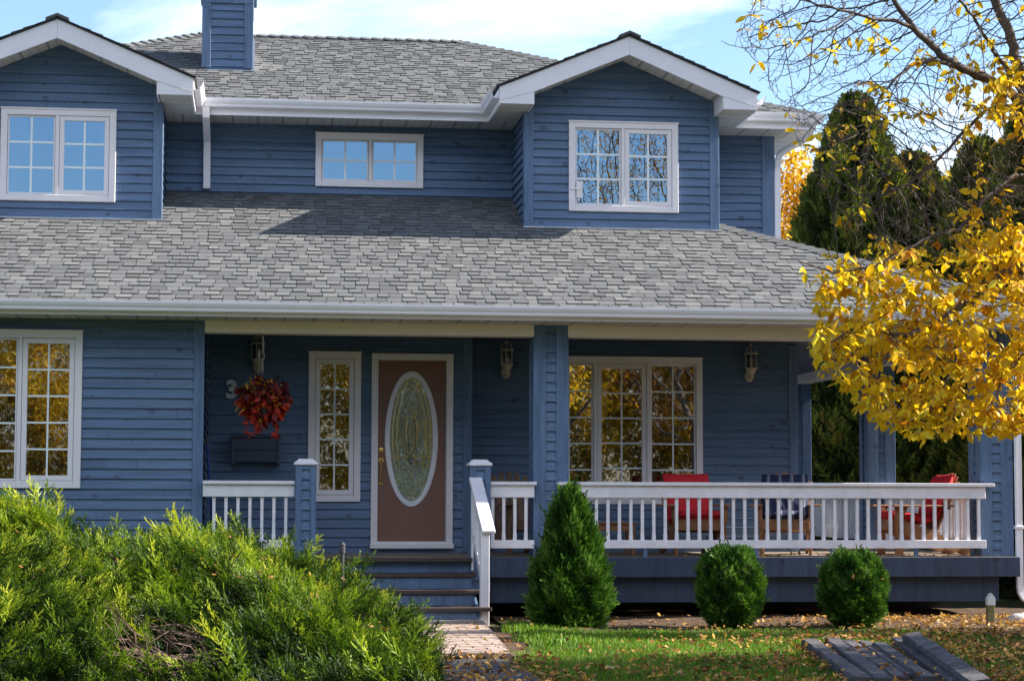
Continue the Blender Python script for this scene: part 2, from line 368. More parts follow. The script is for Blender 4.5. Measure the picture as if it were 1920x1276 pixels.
# ================================================================== THE HOUSE
house = world_children(empty('house', (2.5, 23.4, 0), label='blue two storey house with grey shingle roofs and a white railed porch', cat='house'))
EX = .104
def siding(name, O, h, n, u0, u1, z0, z1, holes=(), mat='siding', lim=None, parent=house):
    O = Vector(O); h = Vector(h); n = Vector(n); m = MB()
    P = lambda u, z, o: (O.x + h.x * u + n.x * o, O.y + h.y * u + n.y * o, z)
    k = math.floor(z0 / EX)
    while k * EX < z1:
        a, b = k * EX, (k + 1) * EX; lo, hi = max(a, z0), min(b, z1); off = lambda z: .026 - .023 * (z - a) / EX
        ua, ub = (u0, u1) if lim is None else lim((lo + hi) / 2)
        if ub > ua and hi > lo:
            cuts = sorted({lo, hi} | {z for H in holes for z in (H[2], H[3]) if lo < z < hi})
            for c0, c1 in zip(cuts, cuts[1:]):
                mid = (c0 + c1) / 2; iv = [(ua, ub)]
                for H in holes:
                    if H[2] < mid < H[3]:
                        nv = []
                        for p, q in iv:
                            if H[1] <= p or H[0] >= q: nv.append((p, q)); continue
                            if H[0] > p: nv.append((p, H[0]))
                            if H[1] < q: nv.append((H[1], q))
                        iv = nv
                for p, q in iv:
                    m.poly([P(p, c0, off(c0)), P(q, c0, off(c0)), P(q, c1, off(c1)), P(p, c1, off(c1))])
                    if c0 == a: m.poly([P(p, c0, .003), P(q, c0, .003), P(q, c0, .026), P(p, c0, .026)])
        k += 1
    return m.build(name, mat, parent)
FRONT = ((1, 0, 0), (0, -1, 0)); RIGHTW = ((0, 1, 0), (1, 0, 0)); LEFTW = ((0, 1, 0), (-1, 0, 0)); BACK = ((1, 0, 0), (0, 1, 0))
def board(name, x0, x1, y0, y1, z0, z1, mat='trim', parent=house, bev=.004):
    return MB().box(x0, x1, y0, y1, z0, z1, bev=bev).build(name, mat, parent)

# --- openings: (x0, x1, z0, z1) outer edge of the casing
W_GAR = (-3.72, -1.753, 1.356, 2.971); W_DL = (-2.917, -1.611, 4.658, 5.727); W_MAIN = (.723, 2.05, 5.08, 5.741)
W_DR = (3.683, 5.004, 4.664, 5.738); W_SIDE = (.61, 1.197, 1.225, 2.894); W_DOOR = (1.316, 2.236, .715, 2.89); W_PORCH = (3.28, 5.217, 1.204, 2.909)
FY, DY, MY, PY, QY, GY = 23.7, 24.22, 25.45, 23.37, 23.9, 21.8      # dormer fascia, dormer wall, main wall, door wall, porch wall, garage wall
ins = lambda W, d=.05: (W[0] + d, W[1] - d, W[2] + d, W[3] - d)

# --- walls
siding('wall', (0, GY, 0), *FRONT, -6.5, -.62, 0, 3.1, [ins(W_GAR)])
siding('wall', (0, PY, 0), *FRONT, -.509, 2.35, .3, 3.1, [ins(W_SIDE), ins(W_DOOR)])
siding('wall', (0, QY, 0), *FRONT, 2.40, 6.26, .3, 3.1, [ins(W_PORCH)])
siding('wall', (-.509, 0, 0), *RIGHTW, GY + .1, PY, .3, 3.1)
siding('wall', (6.35, 0, 0), *RIGHTW, QY + .09, 32.3, .3, 3.1)
siding('wall', (0, MY, 0), *FRONT, -4.6, 6.335, 4.4, 5.9, [ins(W_MAIN)])
siding('wall', (6.47, 0, 0), *RIGHTW, MY + .13, 32.3, 3.6, 5.9)
siding('wall', (0, 32.3, 0), *BACK, -4.6, 6.47, 0, 5.9); siding('wall', (0, 32.3, 0), *BACK, -6.5, -4.6, 0, 3.1)
siding('wall', (-6.5, 0, 0), *LEFTW, GY, 32.3, 0, 3.1)
siding('wall', (-4.6, 0, 0), *LEFTW, MY, 32.3, 3.1, 5.9)
for n, x in (('corner_board', -.620),): board(n, x, -.509, GY - .03, GY + .10, .0, 3.1)
board('corner_board', 2.345, 2.451, PY - .03, PY + .022, .66, 3.08); board('corner_board', 2.421, 2.4505, PY + .022, QY, .66, 3.08)
board('corner_board', 6.255, 6.362, QY - .03, QY + .09, .66, 3.08)
board('corner_board', 6.335, 6.50, MY - .03, MY + .13, 4.3, 5.86)

# --- roof helpers
PIT = .4167; SC_ = math.sqrt(1 + PIT * PIT)
def shingles(name, O, a, up, length, umin, umax, parent=house, exp=.143, seed=1, first=.0):
    """courses of laminated shingle tabs. O eave point, a along the eave, up = horizontal direction uphill; length = horizontal run"""
    rg = random.Random(seed); O = Vector(O); a = Vector(a); up = Vector(up)
    s = Vector((up.x, up.y, PIT)) / SC_; n = Vector((-up.x * PIT, -up.y * PIT, 1)) / SC_; m = MB(); d = first; L = length * SC_
    while d < L:
        d1 = min(d + exp, L); run0 = d / SC_; run1 = d1 / SC_
        A0, B0, A1, B1 = umin(run0), umax(run0), umin(run1), umax(run1)
        lo = O + s * d; hi = O + s * d1
        m.poly([lo + a * A0 + n * .003, lo + a * B0 + n * .003, hi + a * B1 + n * .0, hi + a * A1 + n * .0], 0.)
        u = min(A0, A1) - rg.random() * .15; end = max(B0, B1); tall = rg.random() < .5
        while u < end:
            w = rg.uniform(.10, .19); v = u + w; t = .017 if tall else .008
            r = min(1, max(0, rg.choice([.08, .2, .3, .42, .5, .55, .62, .7, .82, .95]) + rg.uniform(-.06, .06) + (.05 if tall else -.05)))
            c = lambda q, lo, hi: min(max(q, lo), hi)
            p0, p1, p2, p3 = c(u, A0, B0), c(v - .007, A0, B0), c(v - .007, A1, B1), c(u, A1, B1)
            if p1 > p0 or p2 > p3:
                lo = O + s * (d - .004 * tall); hi = O + s * (d1 + .012)
                q = [lo + a * p0 + n * t, lo + a * p1 + n * t, hi + a * p2 + n * .004, hi + a * p3 + n * .004]
                m.poly(q, r); m.poly([lo + a * p0 - n * .002, lo + a * p1 - n * .002, q[1], q[0]], 0.)
                if tall:
                    m.poly([q[0], q[3], q[0] - n * t], 0.); m.poly([q[1], q[1] - n * t, q[2]], 0.)
            u = v; tall = not tall if rg.random() < .8 else tall
        d = d1
    return m.build(name, 'shingle', parent)
def slab(m, pts, th):
    m.prism(pts, (0, 0, -th)); return m
def caps(name, A, B, w=.13, step=.14, parent=house, seed=3):
    """overlapping ridge / hip caps from A (low) to B (high)"""
    A = Vector(A); B = Vector(B); L = (B - A).length; d = (B - A) / L; side = d.cross(Vector((0, 0, 1))).normalized(); up = side.cross(d); m = MB(); rg = random.Random(seed)
    k = 0.
    while k < L:
        p = A + d * k; q = A + d * min(L + .02, k + step + .05); t = .030; r = rg.choice([.2, .35, .5, .6, .75])
        drop = .055
        a, b, c = p - side * w + up * (t - drop), p + up * t, p + side * w + up * (t - drop)
        e, f, g = q - side * w + up * (.006 - drop), q + up * .006, q + side * w + up * (.006 - drop)
        m.poly([a, b, f, e], r); m.poly([b, c, g, f], r)
        m.poly([a - up * .03, b - up * .03, b, a], 0); m.poly([b - up * .03, c - up * .03, c, b], 0)
        m.poly([a, e, e - up * .03, a - up * .03], 0); m.poly([c, c - up * .03, g - up * .03, g], 0)
        k += step
    return m.build(name, 'shingle', parent)

# lower (porch) roof: eave line Y = 21.25, hip to the right
EY, EZ, EXR = 21.25, 3.225, 8.72
RUN = 4.3
m = MB()
slab(m, [(-7, EY + .02, EZ - .004), (EXR - .02, EY + .02, EZ - .004), (EXR - RUN, EY + RUN, EZ + PIT * RUN - .012), (-7, EY + RUN, EZ + PIT * RUN - .012)], .03)
slab(m, [(EXR - .02, EY + .03, EZ - .004), (EXR - .02, 32.35, EZ - .004), (EXR - RUN + 1.95, 32.35, EZ + PIT * (RUN - 1.95) - .012), (EXR - RUN + 1.95, EY + RUN - 1.95, EZ + PIT * (RUN - 1.95) - .012)], .03)
m.build('roof_deck', 'shingle', house)
shingles('roof', (0, EY, EZ), (1, 0, 0), (0, 1, 0), RUN, lambda r: -7., lambda r: EXR - r, seed=5)
shingles('roof', (EXR, EY, EZ), (0, 1, 0), (-1, 0, 0), 2.25, lambda r: r, lambda r: 11.1, seed=6)
caps('hip_cap', (EXR + .03, EY - .03, EZ + .012), (EXR - RUN + .9, EY + RUN - .9, EZ + PIT * (RUN - .9) + .012), seed=4)

# main roof: hip on all sides
UY0, UZ0, UXR, UXL, URUN = 24.83, 6.015, 6.86, -4.82, 4.02
RY = UY0 + URUN; RZ = UZ0 + PIT * URUN
def ring(x0, x1, y0, y1, z): return (x0, y0, z), (x1, y0, z), (x1, y1, z), (x0, y1, z)
E0, E1, E2, E3 = ring(UXL, UXR, UY0, UY0 + 2 * URUN, UZ0 - .006); RL, RR = (UXL + URUN, RY, RZ - .012), (UXR - URUN, RY, RZ - .012)
m = MB(); slab(m, [E0, E1, RR, RL], .03); slab(m, [E1, E2, RR], .03); slab(m, [E2, E3, RL, RR], .03); slab(m, [E3, E0, RL], .03)
m.build('roof_deck', 'shingle', house)
roof_main = shingles('roof', (0, UY0, UZ0), (1, 0, 0), (0, 1, 0), URUN, lambda r: UXL + r, lambda r: UXR - r, seed=8)
shingles('roof', (UXR, UY0, UZ0), (0, 1, 0), (-1, 0, 0), URUN, lambda r: r, lambda r: 2 * URUN - r, seed=9)
shingles('roof', (UXL, UY0 + 2 * URUN, UZ0), (0, -1, 0), (1, 0, 0), URUN, lambda r: r, lambda r: 2 * URUN - r, seed=10)
caps('ridge_cap', (RL[0], RY, RZ + .01), (RR[0], RY, RZ + .012), w=.14, seed=11, step=.16)
caps('hip_cap', (UXR, UY0, UZ0 + .01), (RR[0], RY, RZ + .01), seed=12, step=.16)
caps('hip_cap', (UXL, UY0, UZ0 + .01), (RL[0], RY, RZ + .01), seed=13, step=.16)

# fascia, soffit, gutters
FAS = lambda z0, z1, t=.022: [(0, z0), (t, z0), (t, z1), (0, z1)]
def gutter_prof(zt, h=.105):
    zb = zt - h
    return [(.002, zb), (.066, zb), (.080, zb + .012), (.084, zb + .036), (.100, zb + .058), (.112, zb + .085), (.112, zt), (.106, zt), (.104, zb + .086),
            (.093, zb + .062), (.076, zb + .040), (.070, zb + .014), (.062, zb + .006), (.006, zb + .006), (.006, zt), (.002, zt)]
SZ = 5.838                                                # upper soffit height
hw, ww = 1.53, 1.15                                        # dormer half widths: eave, wall
CL, CR = -2.255, 4.325                                    # dormer centres
pathA = [(CL + hw - .02, FY + .03), (CL + hw - .02, UY0 + .02), (CR - hw + .02, UY0 + .02), (CR - hw + .02, FY + .03)]
pathB = [(CR + hw - .02, FY + .03), (CR + hw - .02, UY0 + .02), (UXR - .02, UY0 + .02), (UXR - .02, 32.8)]
pathC = [(-7, EY + .03), (EXR - .03, EY + .03), (EXR - .03, 32.4)]
m = MB(); 
for p in (pathA, pathB): m.sweep(FAS(SZ - .012, UZ0 - .012), p)
m.sweep(FAS(3.098, EZ - .012), pathC); m.build('fascia', 'white', house)
for p, zt in ((pathA, 6.010), (pathB, 6.010), (pathC, 3.238)):
    m = MB(); q = [Vector(x) for x in p]
    m.sweep([(o + .0225, z) for o, z in gutter_prof(zt)], p); m.build('gutter', 'white', house)
# soffits as thin sheets with thickness
def soffit(x0, x1, y0, y1, z, axis='x', mat=None):
    MB().box(x0, x1, y0, y1, z, z + .012).build('soffit', mat or 'soffit_' + axis, house)
soffit(CL + hw - .02, CR - hw + .02, UY0 + .02, MY, SZ)
soffit(CL + ww, CL + hw - .02, FY + .03, UY0 + .02, SZ, 'y'); soffit(CR - hw + .02, CR - ww, FY + .03, UY0 + .02, SZ, 'y')
soffit(CL + ww, CL + hw - .02, UY0 + .02, MY, SZ - .0025); soffit(CR - hw + .02, CR - ww, UY0 + .02, MY, SZ - .0025)
soffit(CR + ww, CR + hw - .02, FY + .03, MY, SZ, 'y'); soffit(CR + hw - .02, UXR - .02, UY0 + .02, MY, SZ); soffit(6.47, UXR - .02, MY, 32.8, SZ, 'y')
soffit(-6.5, EXR - .03, EY + .03, GY, 3.098, mat='soffit_x')
# porch ceiling and beams
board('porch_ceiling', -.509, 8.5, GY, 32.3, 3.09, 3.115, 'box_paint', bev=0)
for x0, x1 in ((-.508, 2.944), (3.306, 7.826)):
    b = MB(); n = max(1, round((x1 - x0) / 3.6)); w = (x1 - x0) / n
    for i in range(n): b.box(x0 + i * w, x0 + (i + 1) * w - .003, GY - .035, GY + .20, 2.974, 3.097)
    b.build('porch_beam', 'cream', house)
MB().box(7.93, 8.17, GY + .36, 32.3, 2.974, 3.09).build('porch_beam', 'cream', house)

# --- dormers
def dormer(cx, holes, seed):
    lim = lambda z: (-ww + .0, ww - .0) if z < 6.0 else (-(1.53 - (z - 5.99) / PIT), 1.53 - (z - 5.99) / PIT)
    L = lambda z: tuple(cx + v for v in ((-ww, ww) if z < 5.99 else (-max(.0, min(ww, (6.60 - z) / PIT)), max(.0, min(ww, (6.60 - z) / PIT)))))
    w = siding('dormer_wall', (0, DY, 0), *FRONT, cx - ww, cx + ww, 4.2, 6.5, [ins(H) for H in holes], lim=L)
    siding('dormer_cheek', (cx - ww, 0, 0), *LEFTW, DY + .02, MY, 4.3, SZ); siding('dormer_cheek', (cx + ww, 0, 0), *RIGHTW, DY + .02, MY, 4.3, SZ)
    for s in (-1, 1):
        x = cx + s * ww
        MB().box(x - s * .085, x + s * .029, DY - .03, DY + .02, 4.44, SZ + .09, bev=.004).box(x + s * .0, x + s * .0295, DY + .02, DY + .09, 4.44, SZ, bev=.004).build('corner_board', 'trim', house)
    # fascia on the gable with boxed returns
    f = MB(); r = 1.125; T = []
    zt = lambda x: 6.03 + PIT * (hw - abs(x)); zb = lambda x: 5.985 + PIT * (r - abs(x))
    for s in (-1, 1):
        o = [(cx + s * hw, FY, SZ), (cx + s * r, FY, SZ), (cx + s * r, FY, zb(r)), (cx + s * .0012, FY, zb(0)), (cx + s * .0012, FY, zt(0)), (cx + s * hw, FY, zt(hw))]
        f.prism(o, (0, .03, 0))
        f.box(cx + s * (r - .006), cx + s * (r + .012), FY + .03, DY, SZ, zb(r) + .03)
    f.build('gable_fascia', 'white', house)
    # a drip line where the return meets the rake
    for s in (-1, 1): MB().bar((cx + s * (hw - .01), FY - .002, SZ + .035), (cx + s * r, FY - .002, zb(r) + .0), .004, .005).build('fascia_seam', 'soffit_x', house)
    # sloping soffit under the rake
    q = MB()
    for s in (-1, 1):
        q.prism([(cx + s * (r + .01), FY + .03, zb(r) + .03), (cx, FY + .03, zb(0) + .03), (cx, DY + .03, zb(0) + .03), (cx + s * (r + .01), DY + .03, zb(r) + .03)], (0, 0, .01))
    q.build('rake_soffit', 'soffit_x', house)
    # roof
    d = MB(); back = 26.5; E = hw + .02
    for s in (-1, 1):
        d.prism([(cx + s * E, FY - .02, 6.035 + PIT * (hw - E)), (cx, FY - .02, 6.035 + PIT * hw), (cx, back, 6.035 + PIT * hw), (cx + s * E, back, 6.035 + PIT * (hw - E))], (0, 0, .012))
    d.build('roof_deck', 'iron', house)
    z0 = 6.050 - PIT * .03
    shingles('dormer_roof', (cx - hw - .03, FY - .045, z0), (0, 1, 0), (1, 0, 0), hw + .03, lambda r: 0, lambda r: 2.6, seed=seed)
    shingles('dormer_roof', (cx + hw + .03, 26.4, z0), (0, -1, 0), (-1, 0, 0), hw + .03, lambda r: 0, lambda r: 26.4 - FY + .045, seed=seed + 1)
    caps('ridge_cap', (cx, FY - .05, 6.05 + PIT * hw + .012), (cx, 26.3, 6.05 + PIT * hw + .012), seed=seed + 2)
dormer(CL, [W_DL], 21); dormer(CR, [W_DR], 31)
# flashing
for a_ in ((CR - ww - .04, CR + ww + .02, DY - .05, DY, 4.455, 4.47), (CL - ww, CL + ww + .08, DY - .05, DY, 4.455, 4.47)): MB().box(*a_).build('flashing', 'steel', house)

# --- chimney
CH = (-.68, -.085, 26.52, 27.5)
siding('chimney', (0, CH[2], 0), *FRONT, CH[0] + .01, CH[1] - .01, 6.6, 7.70); siding('chimney', (CH[1], 0, 0), *RIGHTW, CH[2], CH[3], 6.6, 7.70)
siding('chimney', (CH[0], 0, 0), *LEFTW, CH[2], CH[3], 6.6, 7.70)
MB().box(CH[0] - .028, CH[0] + .085, CH[2] - .03, CH[2] + .08, 6.74, 7.70, bev=.004).box(CH[1] - .085, CH[1] + .028, CH[2] - .03, CH[2] + .08, 6.74, 7.70, bev=.004).build('corner_board', 'trim', house)
MB().box(CH[0] - .032, CH[1] + .032, CH[2] - .036, CH[3], 7.58, 7.78, bev=.005).box(CH[0] - .07, CH[1] + .07, CH[2] - .08, CH[3] + .06, 7.782, 7.85, bev=.006).build('chimney_cap', 'trim', house)
MB().box(CH[0] - .04, CH[1] + .06, CH[2] - .07, CH[2] - .01, 6.695, 6.708).box(CH[1] + .004, CH[1] + .05, CH[2] - .02, CH[3], 6.70, 7.13).build('flashing', 'steel', house)

# --- windows
def window(W, Y, sashes, depth=.04, cas=.075, glass='glass', curtain=None, dark='lining'):
    """sashes: list of (x0, x1, cols, rows, framed)"""
    x0, x1, z0, z1 = W; g = MB(); yf = Y - depth - .004
    o = empty('window', ((x0 + x1) / 2, Y, z0)); o.parent = house; o.matrix_parent_inverse = Matrix.Translation(-Vector(house.location))
    o2 = world_children(o); 
    g.box(x0, x0 + cas, yf, Y + .05, z0, z1, bev=.004).box(x1 - cas, x1, yf, Y + .05, z0, z1, bev=.004)
    g.box(x0 + cas, x1 - cas, yf + .001, Y + .05, z1 - cas, z1, bev=.004).box(x0 + cas, x1 - cas, yf + .001, Y + .05, z0, z0 + cas, bev=.004)
    for a, b in zip(sashes, sashes[1:]): g.box(a[1], b[0], yf + .006, Y + .045, z0 + cas, z1 - cas, bev=.003)
    g.box(x0 - .006, x1 + .006, yf - .012, yf + .03, z1 - .006, z1 + .010)
    g.build('frame', 'window_vinyl', o)
    for (a, b, nc, nr, framed) in sashes:
        lo, hi = z0 + cas, z1 - cas; s = MB(); fr = .052 if framed else .018; y = yf + (.012 if framed else .026)
        a_, b_, lo_, hi_ = a + .004, b - .004, lo + .004, hi - .004
        s.box(a_, a_ + fr, y, Y + .04, lo_, hi_, bev=.003).box(b_ - fr, b_, y, Y + .04, lo_, hi_, bev=.003)
        s.box(a_ + fr, b_ - fr, y + .001, Y + .04, hi_ - fr, hi_, bev=.003).box(a_ + fr, b_ - fr, y + .001, Y + .04, lo_, lo_ + fr, bev=.003)
        s.build('sash', 'window_vinyl', o)
        gy = Y - .006; ga, gb, gl, gh = a_ + fr - .004, b_ - fr + .004, lo_ + fr - .004, hi_ - fr + .004
        MB().poly([(ga, gy, gl), (gb, gy, gl), (gb, gy, gh), (ga, gy, gh)]).build('pane', glass, o)
        k = MB(); t = .012 if glass == 'glass_upper' else .009
        for i in range(1, nc): x = ga + (gb - ga) * i / nc; k.box(x - t, x + t, gy - .006, gy - .001, gl, gh)
        for i in range(1, nr):
            z = gl + (gh - gl) * i / nr
            for j in range(nc): k.box(ga + (gb - ga) * j / nc + (t if j else 0), ga + (gb - ga) * (j + 1) / nc - (t if j < nc - 1 else 0), gy - .006, gy - .001, z - t, z + t)
        k.build('grille', 'grille_paint', o)
    r = MB(); D = Y + .75; a, b = x0 + .03, x1 - .03; c, d = z0 + .03, z1 - .03; yy = Y + .052
    r.poly([(a, D, c), (b, D, c), (b, D, d), (a, D, d)]); r.poly([(a, yy, c), (a, D, c), (a, D, d), (a, yy, d)]); r.poly([(b, yy, c), (b, D, c), (b, D, d), (b, yy, d)])
    r.poly([(a, yy, c), (b, yy, c), (b, D, c), (a, D, c)]); r.poly([(a, yy, d), (b, yy, d), (b, D, d), (a, D, d)]); r.build('room_lining', dark, o)
    if curtain:
        for (ax, bx, top, bot) in curtain:
            V = []; Fq = []; n = 60
            for i in range(n + 1):
                t = i / n
                for (zz, e) in ((top, bx), ((top * .45 + bot * .55), ax + (bx - ax) * .55), (bot, ax + (bx - ax) * .3)):
                    V.append((ax + (e - ax) * t, Y + .10 + .018 * math.sin(t * 40), zz))
            for i in range(n):
                for j in range(2): Fq.append((i * 3 + j, i * 3 + j + 1, i * 3 + j + 4, i * 3 + j + 3))
            np_obj('curtain', V, Fq, 'curtain_cloth', o, smooth=True)
    return o
c = .075
window(W_GAR, GY, [(-3.645, -3.02, 2, 5, 1), (-2.99, -2.40, 2, 5, 0), (-2.36, -1.828, 2, 5, 1)])
window(W_DL, DY, [(-2.917 + c, -2.30, 2, 3, 0), (-2.255, -1.611 - c, 2, 3, 1)], glass='glass_upper', curtain=[(-2.86, -2.53, 5.66, 4.72), (-1.66, -1.86, 5.66, 4.95)])
window(W_MAIN, MY, [(.723 + c, 1.375, 2, 2, 0), (1.415, 2.05 - c, 2, 2, 0)], glass='glass_upper')
wdr = window(W_DR, DY, [(3.683 + c, 4.315, 2, 3, 0), (4.355, 5.004 - c, 2, 3, 1)], glass='glass_upper')
MB().box(3.772, 3.845, DY - .05, DY - .02, 4.82, 5.02, bev=.004).box(3.70, 3.845, DY - .058, DY - .048, 4.915, 4.94, bev=.002).tube([(3.80, DY - .055, 4.81), (3.80, DY - .045, 4.79)], .014).build('catch', 'window_vinyl', wdr)
window(W_SIDE, PY, [(.61 + c, 1.197 - c, 2, 5, 1)])
window(W_PORCH, QY, [(3.28 + c, 3.925, 2, 5, 0), (3.965, 4.555, 2, 5, 1), (4.595, 5.217 - c, 2, 5, 0)])

# --- front door
dr = world_children(empty('front_door', (1.776, PY, .66))); dr.parent = house; dr.matrix_parent_inverse = Matrix.Translation(-Vector(house.location))
x0, x1, z0, z1 = W_DOOR; g = MB(); y = PY - .044
g.box(x0, x0 + .075, y, PY + .05, z0 + .0, z1, bev=.004).box(x1 - .075, x1, y, PY + .05, z0, z1, bev=.004).box(x0 + .075, x1 - .075, y + .001, PY + .05, z1 - .075, z1, bev=.004)
g.box(x0 + .055, x0 + .072, y - .006, y + .01, z0 + .05, z1 - .02).box(x1 - .072, x1 - .055, y - .006, y + .01, z0 + .05, z1 - .02)
g.box(x0 - .01, x1 + .01, y - .05, PY + .04, z0 - .01, z0 + .045, bev=.006).box(x0 + .07, x1 - .07, y - .02, PY + .04, z0 + .045, z0 + .07)
g.build('door_frame', 'window_vinyl', dr)
MB().box(x1 - .09, x1 - .075, y + .012, PY + .03, z0 + .07, z1 - .075).box(x0 + .075, x1 - .075, y + .012, PY + .03, z1 - .085, z1 - .075).build('weather_strip', 'weather_strip', dr)
MB().box(1.392, x1 - .09, PY - .012, PY + .032, z0 + .072, z1 - .086, bev=.002).build('door_slab', 'door_brown', dr)
ox, oz, A, B = 1.768, 1.931, .300, .762
def ellring(ra, rb, y0, y1, prof):
    V = []; Fq = []; N = 72
    for i in range(N):
        t = 2 * math.pi * i / N
        for (q, yy) in prof: V.append((ox + (ra + q) * math.cos(t), yy, oz + (rb + q) * math.sin(t)))
    k = len(prof)
    for i in range(N):
        for j in range(k - 1): Fq.append((i * k + j, i * k + j + 1, ((i + 1) % N) * k + j + 1, ((i + 1) % N) * k + j))
    return V, Fq
yb = PY - .012
V, Fq = ellring(A, B, 0, 0, [(0, yb), (0, yb - .010), (-.014, yb - .020), (-.026, yb - .014), (-.034, yb - .024), (-.050, yb - .022), (-.058, yb - .010), (-.062, yb)])
np_obj('oval_moulding', V, Fq, 'white', dr, smooth=True)
V = [(ox, yb - .004, oz)]; N = 72
for i in range(N): t = 2 * math.pi * i / N; V.append((ox + (A - .058) * math.cos(t), yb - .004, oz + (B - .058) * math.sin(t)))
oval = np_obj('oval_glass', V, [(0, 1 + i, 1 + (i + 1) % N) for i in range(N)], 'leaded_glass', dr)
cm = MB(); ye = yb - .0075
def came(pts, w=.0032): cm.tube([(ox + a, ye, oz + b) for a, b in pts], w, 4)
for (ra, rb) in ((.215, .665), (.165, .60)):
    came([(ra * math.sin(t) * (1 - .12 * max(0, -math.cos(t))), rb * math.cos(t)) for t in np.linspace(0, 2 * math.pi, 49)])
came([(.062 * math.sin(t), .06 + .17 * math.cos(t)) for t in np.linspace(.0, 2 * math.pi, 33)]); came([(.04 * math.sin(t) + .03 * math.cos(t / 2), .05 + .2 * math.cos(t)) for t in np.linspace(0, math.pi, 17)])
came([(-.04 * math.sin(t) - .03 * math.cos(t / 2), .05 + .2 * math.cos(t)) for t in np.linspace(0, math.pi, 17)])
came([(0, -.17), (.045, -.235), (0, -.31), (-.045, -.235), (0, -.17)]); came([(0, -.31), (0, -.69)]); came([(-.23, -.20), (.23, -.20)]); came([(-.185, -.46), (.185, -.46)])
for s in (-1, 1): came([(s * .19, .46), (s * .08, .56), (s * .03, .69)]); came([(s * .01, .52), (s * .10, .66)])
cm.build('caming', 'brass', dr)
bv = MB()
for s in (-1, 1): bv.tube([(ox + s * .035 * math.sin(t) + s * .012, ye + .001, oz + .04 + .18 * math.cos(t)) for t in np.linspace(.2, 2.9, 15)], .011, 5)
bv.tube([(ox, ye, oz - .20), (ox + .03, ye, oz - .24), (ox, ye, oz - .28), (ox - .03, ye, oz - .24), (ox, ye, oz - .20)], .009, 5); bv.build('bevelled_glass', 'lamp_glass', dr)
h = MB(); hx = 1.427; hy = yb - .004
h.lathe([(.032, 0), (.032, -.006), (.024, -.014), (.012, -.016), (.010, -.022)], (hx, hy, 1.805), 20, 'y').lathe([(.036, 0), (.036, -.005), (.028, -.012)], (hx, hy, 1.690), 20, 'y').lathe([(.022, 0), (.022, -.006), (.014, -.010)], (hx, hy, 1.43), 16, 'y')
h.tube([(hx, hy - .01, 1.685), (hx, hy - .05, 1.672), (hx, hy - .065, 1.63), (hx, hy - .06, 1.56), (hx, hy - .05, 1.49), (hx, hy - .03, 1.445), (hx, hy - .005, 1.43)], [.010, .011, .014, .009, .008, .008, .008], 8).box(hx - .012, hx + .012, hy - .05, hy - .012, 1.70, 1.708)
h.build('handle', 'brass', dr, smooth=False)

# --- porch deck and skirt
DZ = .655
m = MB(); yy = 21.62; 
while yy < 23.9: m.box(-.505, 8.17, yy, yy + .138, DZ - .03, DZ); yy += .144
yy = 23.924
while yy < 32.2: m.box(6.365, 8.17, yy, yy + .138, DZ - .03, DZ); yy += .144
m.build('porch_floor', 'decking', house)
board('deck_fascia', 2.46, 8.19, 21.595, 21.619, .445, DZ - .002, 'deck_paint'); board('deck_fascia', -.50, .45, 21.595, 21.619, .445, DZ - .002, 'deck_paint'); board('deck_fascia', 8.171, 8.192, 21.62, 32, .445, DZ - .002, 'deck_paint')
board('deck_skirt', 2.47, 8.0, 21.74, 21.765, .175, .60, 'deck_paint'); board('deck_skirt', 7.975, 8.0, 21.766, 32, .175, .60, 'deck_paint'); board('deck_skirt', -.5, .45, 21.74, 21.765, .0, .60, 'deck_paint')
MB().box(-6.4, 8.0, 23.3, 23.36, .0, .62).build('foundation', 'foundation_dark', house)
# --- porch columns
def column(x0, x1, y0, y1, z0=DZ, z1=3.098, e=.075):
    o = world_children(empty('porch_column', ((x0 + x1) / 2, (y0 + y1) / 2, z0))); o.parent = house; o.matrix_parent_inverse = Matrix.Translation(-Vector(house.location))
    siding('column_siding', (0, y0, 0), *FRONT, x0 + .02, x1 - .02, z0, z1, parent=o); siding('column_siding', (x0, 0, 0), *LEFTW, y0 + .02, y1 - .02, z0, z1, parent=o)
    siding('column_siding', (x1, 0, 0), *RIGHTW, y0 + .02, y1 - .02, z0, z1, parent=o); siding('column_siding', (0, y1, 0), *BACK, x0 + .02, x1 - .02, z0, z1, parent=o)
    m = MB()
    for x in (x0, x1):
        for y in (y0, y1):
            sx = 1 if x == x0 else -1; sy = 1 if y == y0 else -1
            m.box(x - sx * .028, x + sx * .105, y - sy * .028, y + sy * .0, z0, z1, bev=.003); m.box(x - sx * .028, x + sx * .0, y + sy * .0, y + sy * .105, z0, z1, bev=.003)
    m.build('corner_board', 'trim', o); return o
column(2.966, 3.286, 21.80, 22.12); column(7.85, 8.16, 21.80, 22.12)
column(7.85, 8.16, 25.95, 26.27); column(7.85, 8.16, 30.0, 30.32)

